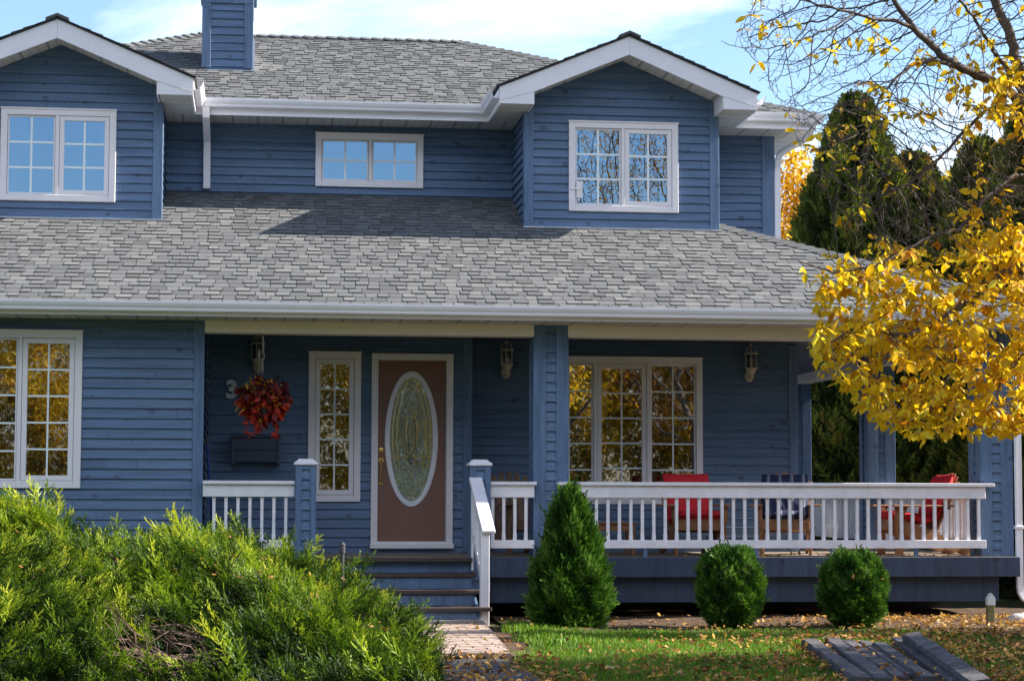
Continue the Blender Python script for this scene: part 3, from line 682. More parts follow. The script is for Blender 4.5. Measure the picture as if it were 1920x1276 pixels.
# --- railings
def railing(x0, x1, y, bals, cap0=None, cap1=None, zt=1.44, along='x'):
    """railing along x at depth y, or along y at x=y"""
    o = world_children(empty('railing', (x0, y, DZ) if along == 'x' else (y, x0, DZ))); o.parent = house; o.matrix_parent_inverse = Matrix.Translation(-Vector(house.location))
    c0 = x0 if cap0 is None else cap0; c1 = x1 if cap1 is None else cap1
    def bx(m, a, b, d0, d1, z0, z1, bev=.004):
        return m.box(a, b, y + d0, y + d1, z0, z1, bev=bev) if along == 'x' else m.box(y - d1, y - d0, a, b, z0, z1, bev=bev)
    bx(MB(), c0, c1, -.075, .075, zt - .036, zt).build('cap_rail', 'white_wood', o)
    bx(MB(), x0, x1, -.036, -.004, zt - .165, zt - .037).build('top_rail', 'white_wood', o)
    bx(MB(), x0, x1, -.036, -.004, .745, .832).build('bottom_rail', 'white_wood', o)
    for b in bals:
        m = MB(); w = .019
        # baluster with chamfered shoulders
        for (z0, z1, ww_) in ((.755, .885, w), (.885, .905, None), (.905, 1.235, w * .82), (1.235, 1.255, None), (1.255, zt - .04, w)):
            if ww_: bx(m, b - ww_, b + ww_, -.003, .035 if ww_ == w else .031, z0, z1, 0)
            else:
                up = z0 < 1; wa, wb = (w, w * .82) if up else (w * .82, w)
                bx(m, b - (wa + wb) / 2, b + (wa + wb) / 2, -.003, .033, z0, z1, 0)
        m.build('baluster', 'white_wood', o)
    return o
railing(3.335, 7.84, 21.70, [3.325 + .03 + i * .1228 for i in range(37) if 3.355 + i * .1228 < 7.80], 3.183, 7.93)
railing(2.462, 2.935, 21.70, [2.50 + i * .117 for i in range(4)], 2.455, 2.955)
railing(-.505, .435, 21.70, [-.39 + i * .1228 for i in range(7)], -.505, .437)
railing(22.2, 25.9, 8.02, [22.3 + i * .1228 for i in range(29)], along='y'); railing(26.3, 29.95, 8.02, [26.4 + i * .1228 for i in range(29)], along='y')
# small support blocks between rail and deck
MB().box(4.10, 4.14, 21.68, 21.72, DZ, .745).box(5.30, 5.34, 21.68, 21.72, DZ, .745).box(6.13, 6.17, 21.68, 21.72, DZ, .745).box(7.05, 7.09, 21.68, 21.72, DZ, .745).build('rail_block', 'trim', house)
# posts beside the steps
def post(x0, x1):
    o = world_children(empty('step_post', ((x0 + x1) / 2, 21.77, DZ - .5))); o.parent = house; o.matrix_parent_inverse = Matrix.Translation(-Vector(house.location))
    y0, y1 = 21.63, 21.83
    siding('post_siding', (0, y0, 0), *FRONT, x0 + .02, x1 - .02, .3, 1.60, parent=o); siding('post_siding', (x0, 0, 0), *LEFTW, y0 + .02, y1, .3, 1.60, parent=o); siding('post_siding', (x1, 0, 0), *RIGHTW, y0 + .02, y1, .3, 1.60, parent=o)
    m = MB()
    for x, s in ((x0, 1), (x1, -1)):
        m.box(x - s * .02, x + s * .045, y0 - .028, y0, .3, 1.60, bev=.003).box(x - s * .02, x + s * .0, y0, y1, .3, 1.6, bev=.003)
    m.build('corner_board', 'trim', o)
    c = MB().box(x0 - .035, x1 + .035, y0 - .045, y1 + .035, 1.603, 1.635, bev=.006)
    b = len(c.v); X0, X1, Y0, Y1 = x0 - .02, x1 + .02, y0 - .03, y1 + .02
    c.v += [(X0, Y0, 1.634), (X1, Y0, 1.634), (X1, Y1, 1.634), (X0, Y1, 1.634), (x0 + .015, y0 + .005, 1.668), (x1 - .015, y0 + .005, 1.668), (x1 - .015, y1 - .02, 1.668), (x0 + .015, y1 - .02, 1.668)]
    for f in ((0, 1, 5, 4), (1, 2, 6, 5), (2, 3, 7, 6), (3, 0, 4, 7), (4, 5, 6, 7)): c.f.append(tuple(b + i for i in f)); c.r.append(.5)
    c.build('post_cap', 'white_wood', o)
post(.46, .635); post(2.272, 2.447)
# --- steps
st = world_children(empty('steps', (1.4, 21.2, 0))); st.parent = house; st.matrix_parent_inverse = Matrix.Translation(-Vector(house.location))
MB().box(.5, 2.27, 21.5, 21.64, DZ - .045, DZ - .004, bev=.004).build('tread', 'tread', st)
TR = [(21.62, .500, 2.29), (21.30, .340, 2.31), (20.98, .185, 2.375)]
MB().box(.5, 2.26, 21.60, 21.625, .50, DZ - .046).build('riser', 'trim', st)
for (yb_, z, xr) in TR:
    MB().box(.45, xr, yb_ - .33, yb_ - .004, z - .038, z, bev=.005).build('tread', 'tread', st)
for (yr, z0, z1) in ((21.325, .342, .461), (21.005, .187, .301), (20.70, 0, .146)): MB().box(.5, 2.20 + (.04 if z0 else .03), yr, yr + .024, z0, z1).build('riser', 'trim', st)
MB().box(2.238, 2.262, 20.73, 21.6, .0, .145).prism([(2.238, 20.73, .146), (2.238, 21.6, .146), (2.238, 21.6, .46)], (.024, 0, 0)).build('stringer', 'trim', st)
# stair handrail
hr = world_children(empty('handrail', (2.33, 20.85, .2))); hr.parent = house; hr.matrix_parent_inverse = Matrix.Translation(-Vector(house.location))
A_, B_ = Vector((2.352, 20.76, .925)), Vector((2.308, 21.62, 1.47))
MB().bar(A_, B_, .135, .038, bev=.006).build('cap_rail', 'white_wood', hr)
MB().box(2.275, 2.365, 20.80, 20.90, -.02, .935, bev=.004).build('newel', 'white_wood', hr)
MB().box(2.262, 2.285, 21.56, 21.62, .52, 1.42, bev=.003).build('end_board', 'white_wood', hr)
for zc, nme in ((.86, 'upper_rail'), (.40, 'lower_rail')):
    d = Vector((0, 0, zc - .91)); MB().bar(A_ + Vector((-.045, .1, 0)) + d, B_ + Vector((-.03, -.02, 0)) + d, .03, .09, bev=.004).build(nme, 'white_wood', hr)
for i in range(5):
    t = .22 + i * .15; p = A_.lerp(B_, t); MB().box(p.x - .055, p.x - .02, p.y - .018, p.y + .018, p.z - .5, p.z - .06).build('baluster', 'white_wood', hr)

# --- downspouts
def spout(name, pts, w=.062, d=.05, mat='white', rnd=False, straps=()):
    m = MB(); P = [Vector(p) for p in pts]
    m.tube(P, .036, 4 if not rnd else 12)
    return m
def rect_pipe(pts, w, d):
    m = MB(); P = [Vector(p) for p in pts]; b = len(m.v)
    for i, p in enumerate(P):
        t0 = (P[i] - P[i - 1]).normalized() if i else (P[1] - P[0]).normalized(); t1 = (P[i + 1] - P[i]).normalized() if i < len(P) - 1 else t0
        t = (t0 + t1).normalized(); k = 1 / max(.4, t.dot(t1))
        x = Vector((1, 0, 0)) - t * t.x; x = x.normalized() if x.length > .3 else Vector((0, 0, 1)); y = t.cross(x).normalized()
        if abs(t1.x - t0.x) > .01: kx, ky = k, 1
        else: kx, ky = 1, k
        for (sx, sy) in ((-1, -1), (1, -1), (1, 1), (-1, 1)): m.v.append(tuple(p + x * sx * w / 2 * kx + y * sy * d / 2 * ky))
    for i in range(len(P) - 1):
        for k in range(4): m.f.append((i * 4 + k, i * 4 + (k + 1) % 4, i * 4 + 4 + (k + 1) % 4, i * 4 + 4 + k)); m.r.append(.5)
    m.f.append((0, 1, 2, 3)); m.r.append(.5)
    return m
rect_pipe([(-.60, 24.77, 5.90), (-.60, 24.78, 5.80), (-.597, 25.38, 5.60), (-.595, 25.39, 5.02)], .082, .065).build('downspout', 'white', house)
def arc(c, r, a0, a1, n=7): return [(c[0] + r * math.cos(a), c[1], c[2] + r * math.sin(a)) for a in np.linspace(a0, a1, n)]
rect_pipe([(6.83, 24.78, 5.92), (6.83, 24.85, 5.84)] + [(6.80, 24.95, 5.76), (6.72, 25.1, 5.70), (6.62, 25.28, 5.66), (6.56, 25.38, 5.61), (6.545, 25.43, 5.54), (6.54, 25.45, 5.45), (6.54, 25.46, 3.9)], .07, .055).build('downspout', 'white', house)
dsx = 8.24
m = rect_pipe([(8.62, 21.32, 3.15), (8.60, 21.35, 3.02), (8.48, 21.55, 2.94), (dsx + .05, 21.72, 2.86), (dsx, 21.75, 2.76), (dsx, 21.75, .34), (dsx + .01, 21.75, .27), (dsx + .04, 21.74, .215), (dsx + .09, 21.73, .175), (dsx + .16, 21.72, .15), (dsx + .42, 21.70, .09)], .066, .052)
ds = m.build('downspout', 'white', house)
MB().box(dsx - .05, dsx + .042, 21.71, 21.792, .95, .985, bev=.004).box(dsx - .05, dsx + .042, 21.71, 21.792, 2.55, 2.585, bev=.004).build('strap', 'white', ds)

# ================================================================== THINGS ON THE PORCH
# wall lanterns
def lantern(x, y, z, label):
    """z: middle of the cage; y: wall plane"""
    o = empty('wall_lantern', (x, y, z), label=label, cat='lantern', group='cream coach lanterns on the porch walls')
    m = MB(); m.lathe([(.055, 0), (.055, -.012), (.045, -.022)], (0, -.02, -.15), 16, 'y')
    m.v = [(a, b, (c + .15) * 1.35 - .15) for a, b, c in m.v]; m.build('back_plate', 'lamp_paint', o)
    MB().tube([(0, -.03, -.15), (0, -.07, -.19), (0, -.12, -.18), (0, -.125, -.13)], [.012, .014, .014, .018], 8).lathe([(.018, -.14), (.045, -.12), (.062, -.085), (.072, -.07)], (0, -.125, 0), 12).build('arm', 'lamp_paint', o)
    c = MB(); R = .070
    for zz, rr in ((-.07, R + .004), (.10, R + .010)): c.tube([(rr * math.cos(a), -.125 + rr * math.sin(a), zz) for a in np.linspace(0, 2 * math.pi, 13)], .006, 5)
    c.lathe([(R + .016, .10), (R + .012, .112), (R * .96, .118)], (0, -.125, 0), 12)
    for i in range(6):
        a = i * math.pi / 3 + .26; ca, sa = math.cos(a), math.sin(a)
        c.tube([(R * ca, -.125 + R * sa, -.07), (R * ca, -.125 + R * sa, .10)], .005, 4)
        c.tube([(R * ca * k, -.125 + R * sa * k, h) for k, h in ((1, .11), (.88, .150), (.55, .180), (.12, .195))], .0045, 4)
        c.tube([(R * ca * k, -.125 + R * sa * k, h) for k, h in ((1, -.07), (.8, -.10), (.35, -.125))], .0045, 4)
    c.lathe([(.012, .19), (.016, .20), (.008, .212), (.010, .222), (.002, .235)], (0, -.125, 0), 8); c.build('cage', 'lamp_paint', o)
    MB().lathe([(.055, -.065), (.055, .095)], (0, -.125, 0), 12).build('glass', 'lamp_glass', o)
    MB().lathe([(.014, -.06), (.014, -.01), (.022, .03), (.018, .055), (.006, .07)], (0, -.125, 0), 10).build('bulb', 'lamp_paint', o)
    return o
lantern(.045, PY - .02, 2.87, 'cream lantern on the wall above the hanging basket')
lantern(2.893, QY - .02, 2.87, 'cream lantern on the dark wall between the front door and the middle column')
lantern(5.776, QY - .02, 2.86, 'cream lantern on the wall beside the triple porch window')
# house number
cu_ = bpy.data.curves.new('house_number', 'FONT'); cu_.body = '3'; cu_.size = .265; cu_.extrude = .012; cu_.offset = .012; cu_.materials.append(MATS['number_paint'])
no = bpy.data.objects.new('house_number', cu_); COL.objects.link(no); no.location = (-.308, PY - .045, 2.378); no.rotation_euler = (rad(90), 0, 0)
no_ = bpy.data.objects.new('house_number', bpy.data.meshes.new_from_object(no)); no_.matrix_world = no.matrix_basis.copy(); bpy.data.objects.remove(no); COL.objects.link(no_); no = no_; no.name = 'house_number'
tag(no, 'pale grey house number 3 on the wall left of the hanging basket', 'house number')
# wall box
o = world_children(empty('wall_box', (.04, PY - .02, 1.6), label='dark blue wooden lidded box on the wall under the hanging basket', cat='box'))
MB().box(-.24, .31, PY - .24, PY - .02, 1.93, 1.955, bev=.004).build('lid', 'box_paint', o)
MB().box(-.195, .265, PY - .21, PY - .02, 1.66, 1.785, bev=.003).box(-.195, .265, PY - .21, PY - .02, 1.788, 1.925, bev=.003).build('panel', 'box_paint', o)
for x in (-.235, .265): MB().box(x, x + .04, PY - .225, PY - .02, 1.63, 1.929, bev=.004).build('stile', 'box_paint', o)
# broom handle
o = world_children(empty('broom', (-.40, 22.3, DZ), label='thin blue broom handle leaning in the porch corner', cat='broom'))
MB().tube([(-.41, 22.35, DZ + .14), (-.475, 22.2, 1.83)], .013, 8).build('pole', 'blue_plastic', o); MB().tube([(-.475, 22.2, 1.83), (-.479, 22.195, 1.91)], .012, 8).build('grip', 'iron', o)
MB().box(-.50, -.30, 22.33, 22.37, DZ + .005, DZ + .14).build('brush_head', 'blue_plastic', o)
# hanging basket
LEAF_V = [(0, 0, 0), (-.22, .32, .03), (-.24, .55, .0), (0, 1, -.10), (.24, .55, 0), (.22, .32, .03), (0, .45, -.05)]
LEAF_F = [(0, 6, 2, 1), (6, 3, 3, 2), (0, 5, 4, 6), (6, 4, 3, 3)]
LEAF_F = [(0, 6, 1), (1, 6, 2), (2, 6, 3), (0, 5, 6), (5, 4, 6), (4, 3, 6)]
bk = world_children(empty('hanging_basket', (.09, 21.98, 2.0), label='basket of red and orange autumn foliage hanging from the porch beam', cat='hanging basket'))
bc = Vector((.095, 21.98, 2.27)); n = 720
d = norm(RNG.normal(0, 1, (n, 3))); 
rr = RNG.uniform(.45, 1., n) ** .6 * (.93 + .13 * np.sin(d[:, 0] * 7 + d[:, 2] * 4) + .08 * np.sin(d[:, 1] * 9 + d[:, 2] * 8)); O = np.array(bc) + d * rr[:, None] * np.array([.262, .25, .245])
tone = np.clip(np.where(d[:, 2] * rr > .2, RNG.uniform(.0, .35, n), RNG.uniform(.12, .8, n)), 0, .79)
scatter('foliage', np.array(LEAF_V) * [.10, .08, .08], LEAF_F, (O, frames(d * .5 + RNG.normal(0, .8, (n, 3)) + [0, 0, -.3], RNG.uniform(-2, 2, n), RNG.uniform(.7, 1.3, n))), 'red_leaf', bk, tone, .03)
n = 60; O = np.array([bc.x, bc.y, 0]) + np.stack([RNG.choice([-.16, -.03, .13, .15], n), RNG.uniform(-.1, 0, n), np.zeros(n)], -1) + RNG.normal(0, .022, (n, 3)) * [1, 1, 0]; O[:, 2] = RNG.uniform(1.90, 2.08, n)
scatter('trailing_leaves', np.array(LEAF_V) * [.07, .06, .06], LEAF_F, (O, frames(RNG.normal(0, .6, (n, 3)) + [0, 0, -.6], RNG.uniform(-2, 2, n), RNG.uniform(.5, 1.1, n))), 'red_leaf', bk, RNG.uniform(.4, .79, n), .03)
n = 90; d = norm(RNG.normal(0, 1, (n, 3)) + [0, -.3, .3]); O = np.array(bc) + d * RNG.uniform(.7, 1.0, n)[:, None] * np.array([.265, .26, .25])
scatter('yellow_sprays', np.array(LEAF_V) * [.055, .095, .06], LEAF_F, (O, frames(d * .6 + RNG.normal(0, .5, (n, 3)), RNG.uniform(-1, 1, n), RNG.uniform(.6, 1.1, n))), 'red_leaf', bk, np.full(n, .92), .05)
m = MB()
for i in range(26):
    a = random.uniform(0, 6.28); e = random.uniform(-.2, 1.2); q = Vector((math.cos(a) * math.cos(e), math.sin(a) * math.cos(e), math.sin(e)))
    m.tube([bc - Vector((0, 0, .1)), bc + q * .15, bc + Vector((q.x * .28, q.y * .28, q.z * .22))], [.004, .003, .002], 4)
m.build('stems', 'twig', bk); MB().lathe([(.05, 2.10), (.11, 2.13), (.135, 2.2), (.14, 2.23)], (bc.x, bc.y, 0), 16).build('pot', 'iron', bk)
MB().tube([(bc.x, bc.y, 2.97), (bc.x, bc.y, 2.80), (bc.x + .014, bc.y, 2.77), (bc.x + .016, bc.y, 2.74), (bc.x - .006, bc.y, 2.71), (bc.x, bc.y, 2.67), (bc.x, bc.y, 2.5)], .003, 6).tube([(bc.x, bc.y, 2.52), (bc.x - .13, bc.y, 2.16)], .002, 4).tube([(bc.x, bc.y, 2.52), (bc.x + .13, bc.y, 2.16)], .002, 4).build('hook', 'steel', bk)

# adirondack chairs: local +Y is behind, the seat faces -Y
def chair(loc, rz, label, wood='chair_wood'):
    o = empty('adirondack_chair', loc, rz, label=label, cat='chair', group='adirondack chairs on the porch')
    for s in (-1, 1):
        MB().box(s * .27 - .018, s * .27 + .018, -.36, -.27, 0, .53, bev=.004).build('front_leg', wood, o)
        m = MB(); x = s * .245
        m.prism([(x - .014, -.36, .26), (x - .014, -.36, .36), (x - .014, -.2, .365), (x - .014, .50, .10), (x - .014, .56, 0), (x - .014, .44, 0)], (.028, 0, 0)); m.build('rear_leg', wood, o)
        MB().box(s * .32 - .07, s * .32 + .07, -.42, .30, .53, .552, bev=.006).build('arm', wood, o)
        MB().prism([(s * .295 - .012, -.35, .53), (s * .295 - .012, -.35, .36), (s * .295 - .012, -.30, .36), (s * .295 - .012, -.22, .53)], (.024, 0, 0)).build('arm_bracket', wood, o)
    m = MB()
    for i in range(7):
        y = -.36 + i * .078; z = .372 - max(0, i - 1) * .026; m.box(-.26, .26, y, y + .066, z, z + .018, bev=.004)
    m.box(-.26, .26, -.382, -.362, .27, .37, bev=.003); m.build('seat', wood, o)
    m = MB(); n = 7
    for i in range(n):
        u = (i - (n - 1) / 2) / ((n - 1) / 2); H = .73 - .11 * u * u; xb = u * .20; xt = u * .285
        a = Vector((xb, .14, .24)); b = Vector((xt, .14 + .40 * H, .24 + .92 * H)); m.bar(a, b, .062, .016, up=(0, -1, .4), bev=.004)
    m.box(-.27, .27, .27, .30, .50, .56); m.build('backrest', wood, o)
    return o
def cushion_mesh(name, w, h, t, mat, parent, tuft=2, M4=None):
    V = []; Fq = []; UV = []; N = 16
    for side in (1, -1):
        for i in range(N + 1):
            for j in range(N + 1):
                u, v = i / N * 2 - 1, j / N * 2 - 1
                e = max(0, (1 - abs(u) ** 5) * (1 - abs(v) ** 5)) ** .42
                z = side * t / 2 * e * (1 - .22 * (1 - abs(math.cos(u * math.pi * tuft / 2 + .2))) * (1 - abs(math.sin(v * math.pi * tuft * .75)))) + .006 * math.sin(u * 9 + v * 7)
                V.append((u * w / 2 * (1 - .03 * abs(v) ** 3), v * h / 2 * (1 - .03 * abs(u) ** 3 - .05 * math.cos(u * 1.5)), z)); UV.append(((u + 1) / 2, (v + 1) / 2))
    for s in range(2):
        b = s * (N + 1) ** 2
        for i in range(N):
            for j in range(N):
                q = (b + i * (N + 1) + j, b + (i + 1) * (N + 1) + j, b + (i + 1) * (N + 1) + j + 1, b + i * (N + 1) + j + 1); Fq.append(q if s == 0 else q[::-1])
    if M4 is not None: V = [tuple(M4 @ Vector(p)) for p in V]
    o = np_obj(name, V, Fq, mat, parent, smooth=True); uvl = o.data.uv_layers.new(name='UVMap')
    uvl.data.foreach_set('uv', np.array([UV[i] for q in Fq for i in q], np.float32).ravel())
    return o
def cushions(loc, rz, label, mat, ww=.52):
    o = empty('chair_cushion', loc, rz, label=label, cat='cushion', group='cushions on the adirondack chairs')
    cushion_mesh('seat_pad', ww, .50, .12, mat, o, M4=Matrix.Translation((0, -.14, .41)) @ Matrix.Rotation(rad(-8), 4, 'X'))
    back = Matrix.Translation((0, .225, .625)) @ Matrix.Rotation(rad(67), 4, 'X')
    cushion_mesh('back_pad', ww * 1.02, .60, .12, mat, o, M4=back); return o
CH_ = [((4.83, 22.62, DZ), rad(2), 'adirondack chair with red cushions in front of the triple window'),
       ((5.90, 22.72, DZ), rad(-14), 'adirondack chair with blue striped cushions under the lantern'),
       ((7.42, 22.75, DZ), rad(-86), 'adirondack chair with red cushions seen from the side near the corner column'),
       ((2.98, 23.0, DZ), rad(14), 'brown adirondack chair without cushions behind the short railing')]
for i, (l, r, s) in enumerate(CH_): chair(l, r, s, 'chair_wood' if i < 3 else 'dark_chair')
cushions(CH_[0][0], CH_[0][1], 'plain red cushions on the chair before the triple window', 'red_cloth')
cushions(CH_[1][0], CH_[1][1], 'navy and grey striped cushions on the chair under the lantern', 'striped_cloth')
cushions(CH_[2][0], CH_[2][1], 'bright red cushions on the sideways chair by the corner column', 'red_cloth')
o = empty('side_table', (3.95, 22.75, DZ), label='low brown wooden side table behind the porch railing', cat='table')
m = MB(); 
for i in range(5): m.box(-.24, .24, -.24 + i * .098, -.15 + i * .098, .335, .353, bev=.003)
m.build('table_top', 'chair_wood', o); MB().box(-.21, .21, -.22, -.20, .26, .334).box(-.21, .21, .20, .22, .26, .334).build('apron', 'chair_wood', o)
for x in (-.20, .20):
    for y in (-.19, .19): MB().box(x - .02, x + .02, y - .02, y + .02, 0, .334, bev=.003).build('leg', 'chair_wood', o)

# ================================================================== GROUND
def sheet(name, pts, z, mat, kind='structure', sub=0):
    m = MB(); m.poly([(x, y, z) for x, y in pts]); o = m.build(name, mat); o['kind'] = kind; return o
sheet('ground', [(-300, -300), (300, -300), (300, 300), (-300, 300)], -.012, 'ground_mat')
sheet('road', [(-300, -9), (300, -9), (300, -3), (-300, -3)], -.006, 'asphalt')
def soil_sheet():
    nx, ny = 90, 50; V = []; Fq = []
    for j in range(ny + 1):
        for i in range(nx + 1):
            x = 2.5 + 12 * i / nx; front = 19.55 + .18 * math.sin(x * 1.3) + .1 * math.sin(x * 4.1) + (.0 if x < 6 else (x - 6) * -.9)
            y = front + (23.3 - front) * j / ny; z = .004 + .03 * abs(math.sin(x * 3.1 + y * 2.3)) * min(1, j / 6) * .6 + RNG.random() * .012
            V.append((x, y, z))
    for j in range(ny):
        for i in range(nx): a = j * (nx + 1) + i; Fq.append((a, a + 1, a + nx + 2, a + nx + 1))
    o = np_obj('soil_bed', V, Fq, 'soil'); o['kind'] = 'structure'
soil_sheet()
sheet('path_verge', [(1.9, 16.0), (2.62, 16.0), (2.62, 20.9), (1.9, 20.9)], -.006, 'soil')
# paver path: interlocking blocks
m = MB(); rg = random.Random(2); L = .205; Wd = .105; y = 16.25; row = 0
while y < 20.70:
    xr = 2.10 + (y - 17.5) * .06 ; x = .45 + (row % 2) * L / 2
    while x < xr - .02:
        a, b = x, min(x + L, xr); 
        if b - a > .05:
            z = rg.uniform(-.005, .004) + .062; tx = rg.uniform(-.004, .004); c = .012; r = rg.random()
            q = [(a + .003, y + .003), ((a + b) / 2, y + .003 + c), (b - .003, y + .003), (b - .003, y + Wd - .003), ((a + b) / 2, y + Wd - .003 + c), (a + .003, y + Wd - .003)]
            P = [Vector((p[0], p[1], z + tx * (1 if p[0] > (a + b) / 2 else -1))) for p in q]; k = Vector((0, 0, .006)); cc = sum(P, Vector()) / 6
            T = [p.lerp(cc, .045) for p in P]; Lw = [p - k for p in P]; Bt = [p - Vector((0, 0, .07)) for p in P]
            m.poly(T, r)
            for i in range(6): m.poly([Lw[i], Lw[(i + 1) % 6], T[(i + 1) % 6], T[i]], r); m.poly([Bt[i], Bt[(i + 1) % 6], Lw[(i + 1) % 6], Lw[i]], r * .8)
        x += L
    y += Wd; row += 1
o = m.build('paver_path', 'paver'); o['kind'] = 'structure'
o = MB().box(.45, 2.08, 16.26, 20.68, 0, .035).build('path_bedding', 'soil'); o['kind'] = 'structure'
o = MB().box(.75, 2.0, 13.0, 16.22, -.01, .012, bev=.003).build('pavement', 'concrete'); o['kind'] = 'structure'

# grass
def lawn_front(x): return 19.75 + .18 * np.sin(x * 1.3) + .12 * np.sin(x * 4.1) + np.where(x < 6, 0, (x - 6) * -1.0)
n = 150000; X = RNG.uniform(1.9, 12, n); Yg = RNG.uniform(13.2, 20.9, n)
front = lawn_front(X) + np.where(X < 3.2, 1.0 * np.clip((3.2 - X) / .5, 0, 1), 0); left = 2.36 + (Yg - 17.5) * .03 + .05 * np.sin(Yg * 5)
left = np.where(Yg < 16.9, 1.95 + .1 * np.sin(Yg * 4) + (Yg - 16.9) * -.02, left)
patch = .5 + .5 * np.sin(X * 1.9 + 1) * np.sin(Yg * 1.7) + RNG.normal(0, .25, n); thin = np.clip((X - 3.8) / 3.5, 0, 1) * .75
keep = (Yg < front + RNG.normal(0, .06, n)) & (X > left + RNG.normal(0, .03, n)) & (RNG.random(n) > thin * (1.1 - patch * .5))
X, Yg = X[keep], Yg[keep]; n = len(X)
edge = np.clip(1 - np.abs(X - 2.6) / .5, 0, 1) * (Yg > 17.5)
hgt = RNG.uniform(.035, .085, n) * (1 + .9 * edge) * (1 - .35 * np.clip((X - 4.5) / 3, 0, 1))
D = np.stack([RNG.normal(0, .35, n), RNG.normal(0, .35, n), np.ones(n)], -1)
scatter('grass', np.array([(-.5, 0, 0), (.5, 0, 0), (.3, .6, .04), (-.3, .6, .04), (.0, 1, .14)]) * [.09, 1, 1], [(0, 1, 2, 3)], (np.stack([X, Yg, np.zeros(n)], -1), frames(D, RNG.uniform(0, 6.28, n), hgt)), 'grass_blade', None,
        np.clip(.45 + .25 * np.sin(X * 3 + Yg * 2) * .5 + RNG.normal(0, .22, n), 0, 1))
bpy.data.objects['grass'].data.name = 'grass'
g_ = bpy.data.objects['grass']; tag(g_, 'short green lawn grass beside the paver path', 'grass', kind='stuff')
# leaf litter
def litter(name, n, fx, label):
    X, Yl, Z, T = fx(n); n = len(X)
    D = np.stack([RNG.normal(0, 1, n), RNG.normal(0, 1, n), RNG.normal(0, .45, n)], -1)
    LV = np.array([(0, 0, 0), (-.24, .3, .10), (-.26, .6, .12), (0, 1, .02), (.26, .6, .10), (.24, .3, .14), (0, .5, -.02)]) * .062
    o = scatter(name, LV, LEAF_F, (np.stack([X, Yl, Z], -1), frames(D, RNG.normal(0, .6, n) + np.where(RNG.random(n) < .3, 3.14, 0), RNG.uniform(.25, 1.0, n) ** 1.2)), 'litter_leaf', None, T, .03)
    tag(o, label, 'leaves', kind='stuff'); return o
def fx_lawn(n):
    X = RNG.uniform(.9, 10.5, n); Y = RNG.uniform(13.2, 21.5, n); front = lawn_front(X)
    bed = (Y > front - .1)
    p = np.where(bed, np.clip(.10 + (X - 4.8) * .30, .06, 1), np.clip(.06 + (X - 2.6) * .22 + (16.8 - Y) * .10, .03, .98))
    p *= np.clip(.55 + .45 * np.sin(X * 2.3 + 2) * np.sin(Y * 2.9 + X) + .5 * np.sin(X * 9.1 + Y * 3.3) * np.sin(Y * 11.7 - X * 4.1), .08, 1); p = np.where((X < 2.3) & (Y > 16.2), .04, p); p = np.where((X < 2.3) & (Y < 16.2), .35, p)
    k = RNG.random(n) < p; X, Y, bed = X[k], Y[k], bed[k]
    return X, Y, np.where(bed, .035, .045) + RNG.uniform(0, .02, len(X)), np.clip(np.where(bed, RNG.normal(.48, .22, len(X)), RNG.normal(.42, .26, len(X))), 0, 1)
litter('fallen_leaves', 60000, fx_lawn, 'brown and yellow fallen leaves scattered over the lawn and soil bed')
def fx_deck(n):
    X = RNG.uniform(4.5, 8.1, n); return X, RNG.uniform(21.63, 22.1, n) , np.full(n, DZ + .012), RNG.uniform(.4, 1, n)
litter('fallen_leaves', 90, fx_deck, 'few dry leaves lying along the edge of the porch floor')

# landscaping timbers
def timber(a, b, w, h, z, label, tilt=0, zb=None, seed=0):
    a = Vector((a[0], a[1], z)); b = Vector((b[0], b[1], z if zb is None else zb)); rg = random.Random(seed); m = MB()
    d = (b - a); L = d.length; d.normalize(); x = Vector((d.y, -d.x, 0)).normalized(); up = x.cross(d) * -1 if x.cross(d).z < 0 else x.cross(d)
    if tilt: q = Quaternion(d, tilt); x = q @ x; up = q @ up
    N = 14; K = 8; prof = [(-.5, 0), (-.5, .82), (-.4, 1), (.4, 1), (.5, .84), (.5, 0), (.42, -.02), (-.42, -.02)]
    for i in range(N + 1):
        for (u, v) in prof:
            j = rg.uniform(-.004, .004); m.v.append(tuple(a + d * (L * i / N) + x * (u * w + j) + up * (v * h + rg.uniform(-.004, .004))))
    for i in range(N):
        for k in range(K): m.f.append((i * K + k, i * K + (k + 1) % K, i * K + K + (k + 1) % K, i * K + K + k)); m.r.append(.5)
    m.f.append(tuple(range(K))[::-1]); m.f.append(tuple(N * K + k for k in range(K))); m.r += [.5, .5]
    o = m.build('timber', 'timber_mat', None)
    return tag(o, label, 'timber', 'weathered timbers lying on the lawn')
def gz(x, y, z): # ground point under pixel at height z
    d = fw + cr * ((x - CX) / F) - cu * ((y - CY) / F); p = Vector((0, 0, CZ)) + d * ((z - CZ) / d.z); return p
TB = [((1518, 1196), (1618, 1268), 'leftmost weathered timber in the row lying on the lawn', .14, .085, 0),
      ((1560, 1194), (1660, 1270), 'second weathered timber from the path end of the row', .13, .09, 0),
      ((1590, 1198), (1690, 1266), 'third timber of the row with dry leaves on its top', .12, .07, 0),
      ((1622, 1200), (1715, 1262), 'fourth timber of the row, dark and half sunk in the grass', .12, .08, 0),
      ((1648, 1203), (1745, 1268), 'fifth timber of the row next to the leafy gap', .11, .10, 0),
      ((1685, 1194), (1800, 1275), 'low timber lying against the thick raised timber', .12, .10, 0)]
for i, (p, q, lab, w, h, z) in enumerate(TB):
    a = gz(*p, h); b = gz(*q, h); timber(a, b, w, h, 0, lab, seed=i)
a = gz(1712, 1186, .17); b = gz(1845, 1284, .12); timber(a, b, .15, .135, .04, 'thick timber raised on edge, rightmost of the row', .15, .02, seed=9)

